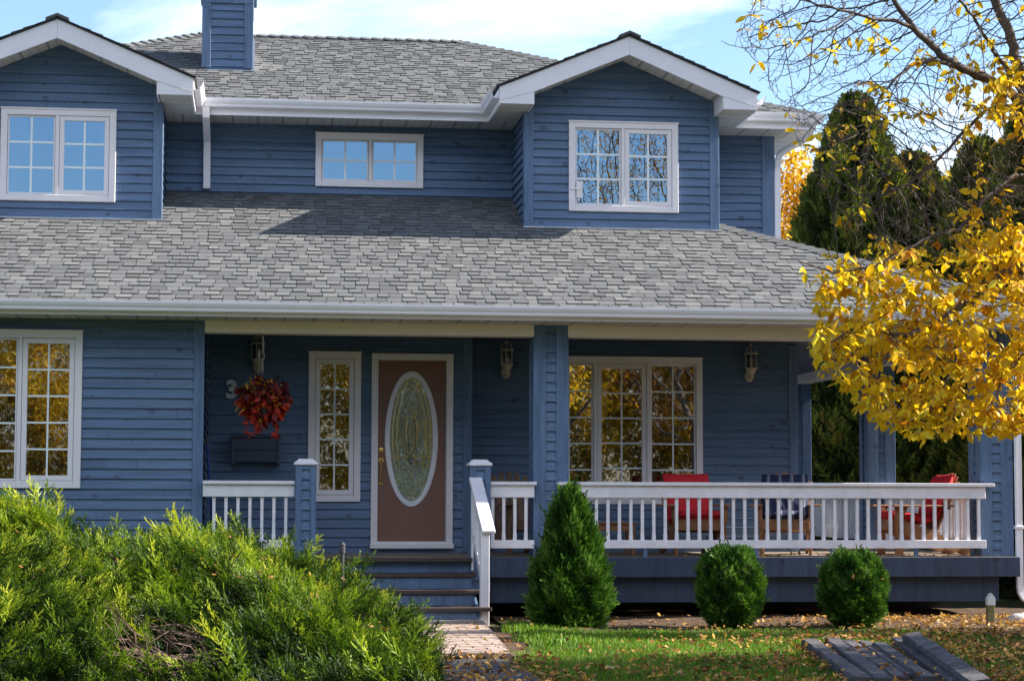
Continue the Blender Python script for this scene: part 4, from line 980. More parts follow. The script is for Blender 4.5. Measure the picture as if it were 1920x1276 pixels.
def fx_t(n):
    k = RNG.integers(0, 6, n); out = []
    for i in k:
        p, q, lab, w, h, z = TB[i]; t = RNG.random(); a = gz(p[0] + (q[0] - p[0]) * t, p[1] + (q[1] - p[1]) * t, h); out.append((a.x + RNG.uniform(-.12, .12), a.y, h + .012))
    o = np.array(out); return o[:, 0], o[:, 1], o[:, 2], RNG.uniform(.25, .85, n)
litter('fallen_leaves', 60, fx_t, 'few dry leaves lying on top of the timbers')
# stake and path light, stones, twigs
o = world_children(empty('garden_stake', (7.34, 20.2, 0), label='short mossy wooden stake with a pale pointed cap at the end of the skirt', cat='stake'))
MB().box(7.302, 7.376, 20.16, 20.23, -.02, .215, bev=.005).build('post', 'stake_wood', o)
MB().prism([(7.300, 20.15, .215), (7.378, 20.15, .215), (7.378, 20.15, .285), (7.339, 20.15, .335), (7.300, 20.15, .285)], (0, .07, 0)).build('cap', 'number_paint', o)
o = world_children(empty('path_light', (.744, 17.3, 0), label='slim dark garden light standing up out of the juniper', cat='garden light'))
MB().tube([(.744, 17.3, 0), (.744, 17.3, .80)], .017, 10).build('post', 'iron', o); MB().lathe([(.018, .80), (.024, .81), (.024, .87), (.028, .875), (.01, .895)], (.744, 17.3, 0), 12).build('lamp_head', 'iron', o)
def rock(x, y, s, label):
    m = MB(); rg = random.Random(int(x * 100)); n = 9
    m.lathe([(s * .8, -.02), (s, s * .15), (s * .9, s * .38), (s * .5, s * .55), (s * .1, s * .58)], (0, 0, 0), n); m.v = [(a * (1 + rg.uniform(-.12, .12)), b * .8 * (1 + rg.uniform(-.12, .12)), c * (1 + rg.uniform(-.12, .12))) for a, b, c in m.v]
    tag(m.build('stone', 'rock', None, True, (x, y, 0)), label, 'stone', 'pale stones on the soil bed')
rock(7.93, 20.9, .16, 'largest pale stone beside the foot of the downspout')
rock(6.93, 20.55, .05, 'small pale stone lying in leaves before the skirt')
m = MB(); 
for (p, q, r) in (((1740, 1185), (1765, 1168), .008), ((1600, 1180), (1540, 1195), .006), ((1560, 1246), (1530, 1252), .006), ((1850, 1275), (1915, 1250), .007), ((1668, 1172), (1666, 1160), .006)):
    a = gz(*p, .03); b = gz(*q, .05); m = MB(); m.tube([a, (a + b) / 2 + Vector((0, 0, .02)), b], [r, r * .9, r * .5], 5); o = m.build('stick', 'twig'); tag(o, None, 'stick', 'bare sticks fallen on the leaves')
for o, l in zip([x for x in bpy.data.objects if x.name.startswith('stick')], ['dark stick sloping beside the thick raised timber', 'thin stick touching the leftmost timber', 'thin stick on leaves below the leftmost timber', 'long stick on the leaves right of the timbers', 'tiny upright stick in the bed behind the timbers']): o['label'] = l

# ================================================================== PLANTS
def spray(nb, L=1., w=.10, seed=0, flat=.25, fwd=.55, curl=.25):
    """a feathery spray along +Y: thin side shoots on a bent stem, triangles"""
    rg = random.Random(seed); V = []; Ft = []
    def blade(p, d, l, ww):
        d = d.normalized(); x = d.cross(Vector((0, 0, 1))); x = x.normalized() if x.length > .01 else Vector((1, 0, 0)); b = len(V)
        V.extend([tuple(p - x * ww / 2), tuple(p + x * ww / 2), tuple(p + d * l)]); Ft.append((b, b + 1, b + 2))
    for i in range(nb):
        t = (i + .5) / nb; p = Vector((0, t * L, curl * t * t * L)); s = 1 if i % 2 else -1; l = L * (.42 * (1 - t) + .14) * rg.uniform(.8, 1.2)
        d = Vector((s * (1 - .35 * t), fwd + t * .7, rg.uniform(-flat, flat) + .2)); blade(p, d, l, w * L * .55)
        q = p + d.normalized() * l * .45; blade(q, d + Vector((-s * .9, .6, rg.uniform(-.3, .3))), l * .5, w * L * .4)
    blade(Vector((0, L * .5, curl * .25 * L)), Vector((0, 1, curl)), L * .62, w * L * .6)
    return np.array(V), np.array(Ft)
def blob(name, c, R, mat, parent, n=24, rough=.1, seed=0, zmin=0., rnd=.03):
    rg = np.random.default_rng(seed); V = []; Fq = []
    for j in range(n // 2 + 1):
        th = math.pi * j / (n // 2)
        for i in range(n):
            ph = 2 * math.pi * i / n; k = 1 + rg.normal(0, rough) * (0 < j < n // 2)
            V.append((c[0] + R[0] * k * math.sin(th) * math.cos(ph), c[1] + R[1] * k * math.sin(th) * math.sin(ph), max(zmin, c[2] + R[2] * k * math.cos(th))))
    for j in range(n // 2):
        for i in range(n): Fq.append((j * n + i, j * n + (i + 1) % n, (j + 1) * n + (i + 1) % n, (j + 1) * n + i))
    return np_obj(name, V, Fq, mat, parent, rnd=np.full(len(Fq), rnd))
def shrub(name, base, prof, n, size, label, cat, grp=None, seed=1, mat='cedar_leaf', lump=.06):
    """clipped cedar: prof(t) radius at height t*H"""
    H, rfun = prof; o = empty(name, base, label=label, cat=cat, grp=None) if False else empty(name, base); tag(o, label, cat, grp)
    rg = np.random.default_rng(seed); t = rg.random(n) ** .9; ph = rg.random(n) * 2 * math.pi; r = np.array([rfun(a) for a in t])
    lum = 1 + lump * np.sin(ph * 5 + t * 9 + seed) + lump * np.sin(ph * 3 - t * 17) + lump * .7 * np.sin(ph * 11 + t * 31)
    k = 1 - np.abs(rg.normal(0, .07, n)); rr = r * lum * k
    O = np.stack([rr * np.cos(ph), rr * np.sin(ph), t * H], -1); e = .02; dr = np.array([(rfun(min(1, a + e)) - rfun(max(0, a - e))) / (2 * e * H) for a in t])
    N = np.stack([np.cos(ph), np.sin(ph), -dr], -1); N = norm(N); D = N * .8 + [0, 0, .55] + rg.normal(0, .3, (n, 3))
    PVs, PFs = spray(5, 1., .30, seed, .2, .5, .2)
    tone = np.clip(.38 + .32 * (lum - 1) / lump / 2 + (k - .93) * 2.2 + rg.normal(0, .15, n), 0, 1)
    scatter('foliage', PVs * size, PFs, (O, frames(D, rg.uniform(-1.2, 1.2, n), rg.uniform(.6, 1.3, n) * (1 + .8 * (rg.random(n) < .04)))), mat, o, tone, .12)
    V = []; Fq = []; m = 20; J = 14
    for j in range(J + 1):
        for i in range(m): a = 2 * math.pi * i / m; q = rfun(j / J) * .86 * (1 + rg.normal(0, .03)); V.append((q * math.cos(a), q * math.sin(a), H * j / J * .97))
    for j in range(J):
        for i in range(m): Fq.append((j * m + i, j * m + (i + 1) % m, (j + 1) * m + (i + 1) % m, (j + 1) * m + i))
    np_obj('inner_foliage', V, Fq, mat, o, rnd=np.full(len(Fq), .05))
    MB().tube([(0, 0, -.05), (0, 0, H * .5)], [.035, .02], 8).build('trunk', 'bark', o)
    return o
cone = lambda t: .36 * (max(0, 1 - t ** 1.75) ** .75) * (1 - .25 * max(0, .22 - t) / .22) * (1.06 if t < .5 else 1) if t < 1 else 0
shrub('cone_cedar', (3.10, 20.25, 0), (1.33, cone), 13000, .075, 'tall cone shaped clipped cedar between the steps and the round cedars', 'shrub', seed=3, lump=.09)
ball = lambda t: .302 * max(0, 1 - abs((t - .52) / .52) ** 2.3) ** .5 if t < 1 else 0
shrub('round_cedar', (4.615, 19.9, 0), (.77, ball), 9000, .05, 'round clipped cedar nearer to the cone shaped one', 'shrub', 'round clipped cedars along the porch', 5, lump=.05)
shrub('round_cedar', (5.845, 19.9, 0), (.725, ball), 9000, .05, 'round clipped cedar behind the timbers', 'shrub', 'round clipped cedars along the porch', 8, lump=.055)

def fx_b(n):
    c = RNG.integers(0, 2, n); th = RNG.uniform(0, 6.28, n); ph = RNG.uniform(.1, 1.35, n); r = .33
    return np.where(c, 4.615, 5.845) + r * np.cos(th) * np.sin(ph), 19.9 + r * np.sin(th) * np.sin(ph), .40 + .36 * np.cos(ph), RNG.uniform(.3, .9, n)
litter('fallen_leaves', 46, fx_b, 'few dry leaves caught on the two round cedars')
# juniper
jn = empty('juniper', (-1.2, 17.3, 0)); tag(jn, 'big spreading feathery green juniper filling the bed left of the path', 'shrub')
HX = [(-6, .96), (-3.5, .95), (-2.9, .96), (-2.2, 1.06), (-1.6, 1.02), (-1.2, .86), (-.9, .79), (-.5, .89), (-.1, .84), (.35, .74), (.6, .62), (.85, .48), (1.05, .36), (1.22, .2), (1.36, .04)]
hx = np.array([a for a, b in HX]); hz = np.array([b for a, b in HX])
def jh(x, y):
    H = np.interp(x, hx, hz); wob = .10 * np.sin(x * 3.1 + y * 2.2) + .08 * np.sin(x * 6.3 - y * 4.1) + .06 * np.sin(y * 7.7 + x * 2.3)
    v = np.abs(y - 18.0) / np.where(y < 18.0, 5.0, 2.6)
    return np.maximum(0, H * np.sqrt(np.clip(1 - v ** 1.9, 0, 1)) * (1 + wob))
def plume(seed, nsub=15):
    """a feathery branch end along +Y: side sprays all round a bent stem, each with scale-like shoots"""
    rg = random.Random(seed); V = []; Ft = []; fr = []
    def blade(p, d, l, ww, r):
        d = d.normalized(); x = d.cross(Vector((rg.uniform(-1, 1), rg.uniform(-1, 1), 1))).normalized(); b = len(V)
        V.extend([tuple(p - x * ww / 2), tuple(p + x * ww / 2), tuple(p + d * l)]); Ft.append((b, b + 1, b + 2)); fr.append(r)
    for i in range(nsub):
        t = .12 + .88 * (i + .5) / nsub; p = Vector((.05 * math.sin(t * 5 + seed), t, .22 * t * t)); L = (.46 * (1 - t) + .15) * rg.uniform(.7, 1.3)
        a = i * 2.4 + rg.uniform(-.4, .4); d = Vector((math.cos(a) * 1.1, .75 + .4 * t, math.sin(a) * .5 + .2 + .4 * t)).normalized()
        tone = -.24 + .46 * t
        blade(p - d * .02, d, L, .034, tone)
        side = d.cross(Vector((0, 0, 1))).normalized()
        for k in range(5):
            u = .12 + k * .17; s_ = 1 if k % 2 else -1
            blade(p + d * L * u, d * 1.1 + side * s_ * .75 + Vector((0, 0, rg.uniform(-.2, .35))), L * (.46 - .25 * u), .030, tone + .06 * k / 5)
    return np.array(V), np.array(Ft), np.array(fr)
rg = np.random.default_rng(4); n = 17500; X = rg.uniform(-4.4, 1.36, n); Y = rg.uniform(13.0, 20.6, n); Z = jh(X, Y); e = .05
gx = (jh(X + e, Y) - jh(X - e, Y)) / (2 * e); gy = (jh(X, Y + e) - jh(X, Y - e)) / (2 * e)
area = np.sqrt(1 + gx ** 2 + gy ** 2); k = (Z > .02) & (rg.random(n) < area / 2.6); X, Y, Z, gx, gy = X[k], Y[k], Z[k], gx[k], gy[k]; n = len(X)
N = norm(np.stack([-gx, -gy, np.ones(n)], -1)); depth = np.abs(rg.normal(0, .10, n)); O = np.stack([X, Y, Z], -1) - N * depth[:, None] - N * .12
O[:, 2] = np.maximum(O[:, 2], .02)
ang = 1.5 * np.sin(X * 1.3 + Y * .7) + 1.1 * np.cos(Y * 1.6 - X * .8) - .4 + rg.normal(0, .5, n)     # plumes of one branch lean the same way
D = N * .25 + np.stack([np.sin(ang) * 1.15, -np.abs(np.cos(ang)) * .6, np.full(n, .20)], -1) + rg.normal(0, .25, (n, 3))
O -= np.array(jn.location)
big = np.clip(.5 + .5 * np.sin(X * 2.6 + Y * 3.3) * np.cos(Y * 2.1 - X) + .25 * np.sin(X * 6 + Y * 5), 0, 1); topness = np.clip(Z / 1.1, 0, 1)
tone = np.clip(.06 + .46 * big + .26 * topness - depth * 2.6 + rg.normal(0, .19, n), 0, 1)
brown = (np.hypot((X + .5) / .42, (Y - 13.75) / .5) < 1) & (rg.random(n) < .75)
q4 = n // 4
for i in range(4):
    sl = slice(i * q4, (i + 1) * q4 if i < 3 else n); PVs, PFs, frn = plume(i + 1); kk = ~brown[sl]; m_ = int(kk.sum())
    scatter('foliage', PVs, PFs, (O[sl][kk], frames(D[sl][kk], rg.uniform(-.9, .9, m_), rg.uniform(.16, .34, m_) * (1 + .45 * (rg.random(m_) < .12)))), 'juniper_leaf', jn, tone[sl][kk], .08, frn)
m = MB()
for i in np.where(brown)[0][:260]:
    p = Vector(O[i]); d = Vector(D[i]).normalized() * .26; 
    for _ in range(2): m.tube([p - d * .3, p + d * .5 + Vector(rg.normal(0, .02, 3)), p + d * 1. + Vector(rg.normal(0, .06, 3))], [.006, .004, .0015], 3, False)
for i in range(160):
    x, y = rg.uniform(-4, 1.0), rg.uniform(14.8, 20); z = float(jh(np.array(x), np.array(y))); q = Vector((x, y, z)) - Vector(jn.location); c = Vector((x * .7, 17.3, .1)) - Vector(jn.location)
    m.tube([c.lerp(q, .35), c.lerp(q, .7) + Vector((0, 0, .05)), c.lerp(q, .93)], [.016, .010, .005], 4, False)
m.build('branch', 'twig', jn)
V = []; Fq = []; A1, B1 = 60, 60
for i in range(A1 + 1):
    for j in range(B1 + 1):
        x = -4.4 + 5.75 * i / A1; y = 12.95 + 7.65 * j / B1; V.append((x - jn.location[0], y - jn.location[1], max(-.01, float(jh(np.array(x), np.array(y))) - .30 - rg.random() * .10)))
for i in range(A1):
    for j in range(B1): a = i * (B1 + 1) + j; Fq.append((a, a + B1 + 1, a + B1 + 2, a + 1))
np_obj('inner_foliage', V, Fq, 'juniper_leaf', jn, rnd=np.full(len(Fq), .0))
# leaves caught in the juniper
def fx_j(n):
    X = RNG.uniform(-3.2, 1.4, n); Y = RNG.uniform(14.5, 19.5, n); return X, Y, jh(X, Y) + .01, RNG.uniform(.15, .8, n)
litter('fallen_leaves', 420, fx_j, 'few orange and tan leaves caught on top of the juniper')

# ---------------------------------------------------------------- background evergreens
evp = spray(5, 1., .34, 41, .3, .5, .1)
def evergreen(loc, H, R, label, src=None, seed=0):
    if src:
        c = copy_tree(src); c.location = loc; c.scale = (R / src['_r'], R / src['_r'], H / src['_h']); c.rotation_euler = (0, 0, seed * 1.3); c['label'] = label; return c
    o = empty('cedar_tree', loc); tag(o, label, 'tree', 'tall dark cedars behind the house')
    rg = np.random.default_rng(seed); n = 30000; t = rg.random(n) ** .85; ph = rg.random(n) * 6.283
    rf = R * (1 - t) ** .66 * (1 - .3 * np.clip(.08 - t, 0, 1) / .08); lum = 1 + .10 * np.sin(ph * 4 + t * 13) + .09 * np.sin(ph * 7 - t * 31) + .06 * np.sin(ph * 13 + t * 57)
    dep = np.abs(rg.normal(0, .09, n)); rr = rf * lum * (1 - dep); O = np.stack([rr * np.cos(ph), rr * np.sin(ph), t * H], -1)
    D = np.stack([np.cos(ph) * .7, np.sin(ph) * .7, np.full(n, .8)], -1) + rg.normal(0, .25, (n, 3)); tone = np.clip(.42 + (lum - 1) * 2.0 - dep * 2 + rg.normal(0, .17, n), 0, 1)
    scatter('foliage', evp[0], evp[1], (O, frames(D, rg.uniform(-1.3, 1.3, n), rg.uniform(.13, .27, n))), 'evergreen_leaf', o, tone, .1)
    m = 18; V = []; Fq = []
    for j in range(17):
        for i in range(m): a = 2 * math.pi * i / m; q = R * (1 - j / 16) ** .66 * .80; V.append((q * math.cos(a), q * math.sin(a), H * j / 16 * .96))
    for j in range(16):
        for i in range(m): Fq.append((j * m + i, j * m + (i + 1) % m, (j + 1) * m + (i + 1) % m, (j + 1) * m + i))
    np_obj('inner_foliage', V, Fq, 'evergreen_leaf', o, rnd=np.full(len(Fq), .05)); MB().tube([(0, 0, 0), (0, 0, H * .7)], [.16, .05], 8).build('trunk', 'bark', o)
    return o
ev = evergreen((10.25, 34.5, 0), 8.1, 2.05, 'dark cedar nearest the house corner', seed=1); SRC = {'_r': 1.25, '_h': 7.85}
class S_(dict): pass
def ev_copy(loc, H, R, label, k):
    c = copy_tree(ev); c.location = loc; c.scale = (R / 2.05, R / 2.05, H / 8.1); c.rotation_euler = (0, 0, k * 1.3); c['label'] = label
ev_copy((11.65, 35.6, 0), 7.3, 2.1, 'shorter dark cedar second from the house corner', 1)
ev_copy((12.3, 34.0, 0), 7.3, 1.9, 'dark cedar between the shorter cedar and the tallest one', 2)
ev_copy((12.95, 33, 0), 8.0, 1.9, 'tallest dark cedar at the far end of the row', 3)
for i, (x, y, h) in enumerate(((10.6, 36.6, 5.2), (8.95, 37.0, 4.2), (12.2, 35.3, 5.6), (14.2, 33.5, 7.6))): ev_copy((x, y, 0), h, 1.25, ['low cedar filling behind the first two cedars', 'low cedar behind the back of the porch', 'low cedar filling behind the tall ones', 'cedar beyond the tallest one at the row end'][i], 4 + i)

for i, (x, y, h, r_) in enumerate(((10.6, 24.6, 4.2, 1.15), (10.5, 27.0, 4.0, 1.2), (10.7, 29.3, 4.1, 1.2))): ev_copy((x, y, 0), h, r_, ['cedar beside the porch just right of the downspout', 'cedar seen through the side porch between the corner and middle columns', 'cedar seen through the side porch beyond the middle column'][i], 9 + i)

# ---------------------------------------------------------------- broadleaf trees by space colonisation
def colonise(seeds, attr, step, kill, reach, iters, rg, trop=(0, 0, 0), maxn=14000, wig=.16):
    P = [np.array(s[0], float) for s in seeds]; par = [s[1] for s in seeds]; A = np.array(attr, float); trop = np.array(trop)
    best = np.full(len(A), 1e9); who = np.zeros(len(A), int); newi = 0
    for it in range(iters):
        N = np.array(P[newi:]); 
        if len(N) == 0 or len(A) == 0: break
        for c in range(0, len(N), 400):
            d = np.linalg.norm(A[:, None] - N[None, c:c + 400], axis=2); j = d.argmin(1); v = d[np.arange(len(A)), j]; m = v < best; best[m] = v[m]; who[m] = j[m] + newi + c
        alive = best > kill; A, best, who = A[alive], best[alive], who[alive]; newi = len(P)
        m = best < reach
        if not m.any(): break
        ids = who[m]; PA = np.array(P); dirs = A[m] - PA[ids]; dirs /= np.linalg.norm(dirs, axis=1)[:, None]
        acc = {}
        for i, dd in zip(ids, dirs): acc.setdefault(int(i), []).append(dd)
        for i, L in acc.items():
            v = np.mean(L, 0) + trop + rg.normal(0, wig, 3); q = np.linalg.norm(v)
            if q < .05: v = rg.normal(0, 1, 3); q = np.linalg.norm(v)
            P.append(P[i] + v / q * step); par.append(i)
        if len(P) > maxn: break
    return np.array(P), np.array(par)
def wood(P, par, rmin, power, fixed=None, rmax=9):
    n = len(P); kids = [[] for _ in range(n)]
    for i in range(n):
        if par[i] >= 0: kids[par[i]].append(i)
    acc = np.zeros(n); order = sorted(range(n), key=lambda i: -i)
    for i in order:
        if acc[i] == 0: acc[i] = rmin ** power
        if par[i] >= 0: acc[par[i]] += acc[i]
    R = np.minimum(acc ** (1 / power), rmax)
    if fixed:
        for i, r in fixed.items(): R[i] = max(r, R[i]) if r > 0 else R[i]
    return R, kids
def wood_mesh(name, P, par, R, kids, mat, parent, rsplit=None):
    """each chain of nodes becomes one tapered tube"""
    m = MB(); n = len(P); started = set()
    starts = [i for i in range(n) if par[i] < 0]; stack = [(i, None) for i in starts]
    while stack:
        i, pr = stack.pop(); ch = [i]; cur = i
        while kids[cur]:
            ks = sorted(kids[cur], key=lambda k: -R[k]); 
            for k in ks[1:]: stack.append((k, cur))
            cur = ks[0]; ch.append(cur)
        pts = ([P[pr]] if pr is not None else []) + [P[k] for k in ch]; rs = ([min(R[pr], R[i] * 1.05)] if pr is not None else []) + [R[k] for k in ch]
        if len(pts) > 1: m.tube(pts, rs, 8 if max(rs) > .03 else (5 if max(rs) > .008 else 3), False)
    me = bpy.data.meshes.new(name); me.from_pydata(m.v, [], m.f); return finish(name, me, mat, parent, True)

# the yellow tree in front (about 14 m away)
TY = 14.0
TK = .84   # overall distance factor of the tree
def px(x, y, Y=TY): return np.array(at(x, y, Y * TK))
limbs = {  # main limbs through points of the picture, each with its own distance
    'trunk': ([(2080, 1310, 14.3), (2060, 1000, 14.3), (2035, 700, 14.25), (2000, 470, 14.2), (1965, 300, 14.15), (1925, 190, 14.1), (1905, 120, 14.1), (1893, 60, 14.1), (1868, 10, 14.15), (1840, -60, 14.2), (1830, -180, 14.3)], .085, .026),
    'limbA': ([(1940, 230, 14.1), (1900, 178, 14.0), (1860, 150, 13.95), (1805, 130, 13.9), (1765, 103, 13.85), (1715, 55, 13.8), (1688, 20, 13.75), (1660, -30, 13.7)], .042, .016),
    'limbB': ([(1715, 55, 13.8), (1680, 40, 13.7), (1640, 35, 13.6), (1600, 25, 13.5), (1560, 14, 13.45), (1510, 2, 13.4)], .016, .006),
    'limbB2': ([(1600, 25, 13.5), (1560, 55, 13.4), (1500, 76, 13.3), (1440, 92, 13.25), (1380, 88, 13.2), (1352, 78, 13.2)], .009, .003),
    'limbC': ([(1800, 128, 13.9), (1750, 112, 13.8), (1715, 120, 13.7), (1680, 145, 13.6), (1650, 185, 13.5), (1630, 240, 13.45)], .017, .006),
    'limbD': ([(1945, 260, 14.1), (1890, 198, 14.3), (1850, 205, 14.4), (1810, 245, 14.4), (1770, 290, 14.4), (1700, 350, 14.3), (1620, 370, 14.2)], .018, .006),
    'limbE': ([(2005, 480, 14.2), (1950, 488, 14.0), (1902, 503, 13.8), (1850, 535, 13.6), (1808, 566, 13.5), (1770, 600, 13.4), (1700, 630, 13.3), (1610, 610, 13.2), (1560, 640, 13.1)], .044, .008),
    'limbF': ([(1850, 535, 13.6), (1800, 600, 13.7), (1790, 690, 13.6), (1760, 740, 13.5)], .016, .006),
    'limbG': ([(1970, 330, 14.1), (1900, 330, 13.8), (1850, 370, 13.6), (1800, 430, 13.5), (1740, 445, 13.4), (1640, 500, 13.3), (1560, 510, 13.2), (1500, 490, 13.1)], .020, .005),
    'limbH': ([(2020, 600, 14.2), (1940, 640, 13.7), (1890, 700, 13.5), (1850, 770, 13.4)], .022, .006),
    'limbI': ([(1925, 190, 14.1), (1880, 120, 13.8), (1850, 75, 13.6), (1830, 40, 13.5), (1800, 0, 13.4), (1780, -60, 13.3)], .016, .008),
    'limbJ': ([(1925, 190, 14.1), (1990, 100, 14.4), (2060, 20, 14.8)], .05, .02), 'limbK': ([(2035, 700, 14.25), (2120, 560, 14.6), (2200, 400, 15.0)], .05, .02)}
seeds = []; fixed = {}; base = {}
for nm, (pts, ra, rb) in limbs.items():
    W = [px(*p) for p in pts]
    if nm == 'trunk': par_i = -1
    else:
        d = [np.linalg.norm(s[0] - W[0]) for s in seeds]; par_i = int(np.argmin(d))
    Ltot = sum(np.linalg.norm(W[i + 1] - W[i]) for i in range(len(W) - 1)); run = 0
    if nm == 'trunk': seeds.append((W[0], -1)); fixed[0] = ra * TK; par_i = 0
    for i in range(len(W) - 1):
        seg = np.linalg.norm(W[i + 1] - W[i]); k = max(1, int(seg / .042))
        for j in range(1, k + 1):
            run += seg / k; q = W[i] + (W[i + 1] - W[i]) * j / k + RNG.normal(0, .0035, 3)
            seeds.append((q, par_i)); par_i = len(seeds) - 1; fixed[par_i] = (ra + (rb - ra) * run / Ltot) * TK
rg = np.random.default_rng(21)
def region(poly_rows, n, y0, y1):
    """attraction points inside rows of (y, xmin, xmax) of the picture, between two distances"""
    ys = np.array([p[0] for p in poly_rows]); x0 = np.array([p[1] for p in poly_rows]); x1 = np.array([p[2] for p in poly_rows]); out = []
    w = (x1 - x0); 
    while len(out) < n:
        y = rg.uniform(ys[0], ys[-1]); a, b = np.interp(y, ys, x0), np.interp(y, ys, x1)
        if rg.random() * w.max() < (b - a): out.append(px(rg.uniform(a, b), y, rg.uniform(y0, y1)))
    return out
attr = region([(-150, 1500, 2150), (0, 1400, 2150), (80, 1375, 2150), (150, 1430, 2200), (220, 1470, 2200), (300, 1510, 2200), (380, 1540, 2200), (450, 1600, 2150)], 9500, 13.15, 14.9)
attr += region([(190, 1640, 2000), (300, 1660, 2050), (480, 1640, 2050)], 4200, 13.3, 14.7)
attr += region([(450, 1640, 2100), (480, 1540, 2100), (520, 1520, 2120), (600, 1525, 2120), (660, 1515, 2120), (720, 1560, 2120), (770, 1610, 2100), (815, 1700, 2050)], 2300, 12.9, 14.3)
P, par = colonise(seeds, attr, .030, .044, .34, 110, rg, (0, 0, -.10), 40000, .08)
R, kids = wood(P, par, .0016, 2.5, None, .013)
for i, r in fixed.items(): R[i] = r
tree = world_children(empty('yellow_tree', tuple(P[0] * [1, 1, 0]), label='yellow leaved tree with bare twigs reaching in over the porch roof', cat='tree'))
MB().tube([tuple(P[0] * [1, 1, 0] + [.02, 0, -.05]), tuple(P[0] + [0, 0, .02])], [.09, .073], 10).build('trunk', 'bark', tree)
wood_mesh('branch', P, par, R, kids, 'bark', tree)
tips = np.array([i for i in range(len(P)) if not kids[i]]); thin_ = np.array([i for i in range(len(seeds), len(P)) if R[i] < .005])
def to_px(Q):
    v = Q - np.array([0, 0, CZ]); z = v @ np.array(fw); return np.stack([CX + F * (v @ np.array(cr)) / z, CY - F * (v @ np.array(cu)) / z], -1)
pp = to_px(P[thin_]); xx, yy = pp[:, 0], pp[:, 1]
def g2(cx, cy, sx, sy): return np.exp(-((xx - cx) / sx) ** 2 - ((yy - cy) / sy) ** 2)
dens = .010 + .7 * g2(1870, 150, 75, 45) + .10 * g2(1840, 30, 60, 40) + .10 * g2(1600, 70, 120, 30) + .10 * g2(1440, 30, 50, 40) + .09 * g2(1590, 210, 60, 35) + .06 * g2(1560, 270, 60, 40)
dens += .35 * g2(1890, 215, 60, 30) + .07 * g2(1700, 190, 60, 30) + .03 * g2(1700, 330, 160, 60)
low = 1 / (1 + np.exp(-(yy - (478 + .10 * np.abs(xx - 1650) - 70 * (xx > 1800))) / 14)); dens = dens * .42 * (1 - low) + low * .48
dens = np.where(xx > 1950, np.maximum(dens, .25), dens)
sel = thin_[rg.random(len(thin_)) < dens]; nl = []; tone = []; dirs = []; sc = []
for i in sel:
    p = P[i]; k = int(rg.integers(2, 5)); az = rg.uniform(0, 6.28); th = rg.normal(.52, .2)
    for j in range(k):
        a = az + j * 6.283 / k * rg.uniform(.7, 1.3); nl.append(p + rg.normal(0, .012, 3)); dirs.append([math.cos(a) * .75, math.sin(a) * .75, rg.uniform(-1.1, .1)]); tone.append(th + rg.normal(0, .12)); sc.append(rg.uniform(.55, 1.25))
LV2 = np.array([(0, 0, 0), (-.20, .26, .03), (-.25, .50, .0), (-.15, .78, -.05), (0, 1, -.14), (.15, .78, -.05), (.25, .50, 0), (.20, .26, .03), (0, .28, -.03), (0, .62, -.10)]) * .068
LF2 = [(0, 8, 1), (1, 8, 2), (2, 8, 9), (2, 9, 3), (3, 9, 4), (0, 7, 8), (7, 6, 8), (6, 9, 8), (6, 5, 9), (5, 4, 9)]
scatter('leaves', LV2, LF2, (np.array(nl), frames(np.array(dirs), rg.normal(0, .7, len(nl)), np.array(sc))), 'yellow_leaf', tree, np.clip(np.array(tone), 0, 1), .03)

# generic tree grown once per kind
def grow(name, H, trunkH, R3, nattr, step, label, cat, leafmat, nleaf, leafsize, loc, rg, dens=1., maxn=6000, rmin=.006, grp=None, shape=1.):
    A = []
    while len(A) < nattr:
        v = rg.uniform(-1, 1, 3)
        if np.linalg.norm(v) < 1: 
            k = (1 - .35 * (v[2] + 1) / 2 * shape); A.append((v[0] * R3[0] * k, v[1] * R3[1] * k, trunkH + (H - trunkH) * (v[2] + 1) / 2))
    S = [((0, 0, 0), -1)]; z = 0
    while z < trunkH * 1.25: z += step; S.append(((.02 * math.sin(z * 2), .02 * math.cos(z * 3), z), len(S) - 1))
    P, par = colonise(S, A, step, step * 1.7, step * 14, 90, rg, (0, 0, .08), maxn); R, kids = wood(P, par, rmin, 2.3, None, .22)
    o = empty(name, loc); tag(o, label, cat, grp); wood_mesh('trunk', P, par, R, kids, 'bark', o)
    ids = np.array([i for i in range(len(P)) if R[i] < rmin * 3.2 and P[i][2] > trunkH * .9]); c = rg.choice(ids, nleaf); O = P[c] + rg.normal(0, step * .8, (nleaf, 3))
    D = rg.normal(0, .7, (nleaf, 3)) + [0, 0, -.35]; tn = np.clip(.5 + .28 * np.sin(O[:, 0] * 2 + O[:, 2] * 1.7) + rg.normal(0, .2, nleaf), 0, 1)
    scatter('leaves', np.array(LEAF_V) * leafsize, LEAF_F, (O, frames(D, rg.uniform(-1, 1, nleaf), rg.uniform(.7, 1.3, nleaf))), leafmat, o, tn, .04)
    return o
grow('birch_tree', 8.1, .8, (1.6, 1.6), 700, .22, 'bright yellow tree seen between the house corner and the first cedar', 'tree', 'birch_leaf', 16000, .13, (10.25, 38, 0), np.random.default_rng(5), shape=.6)
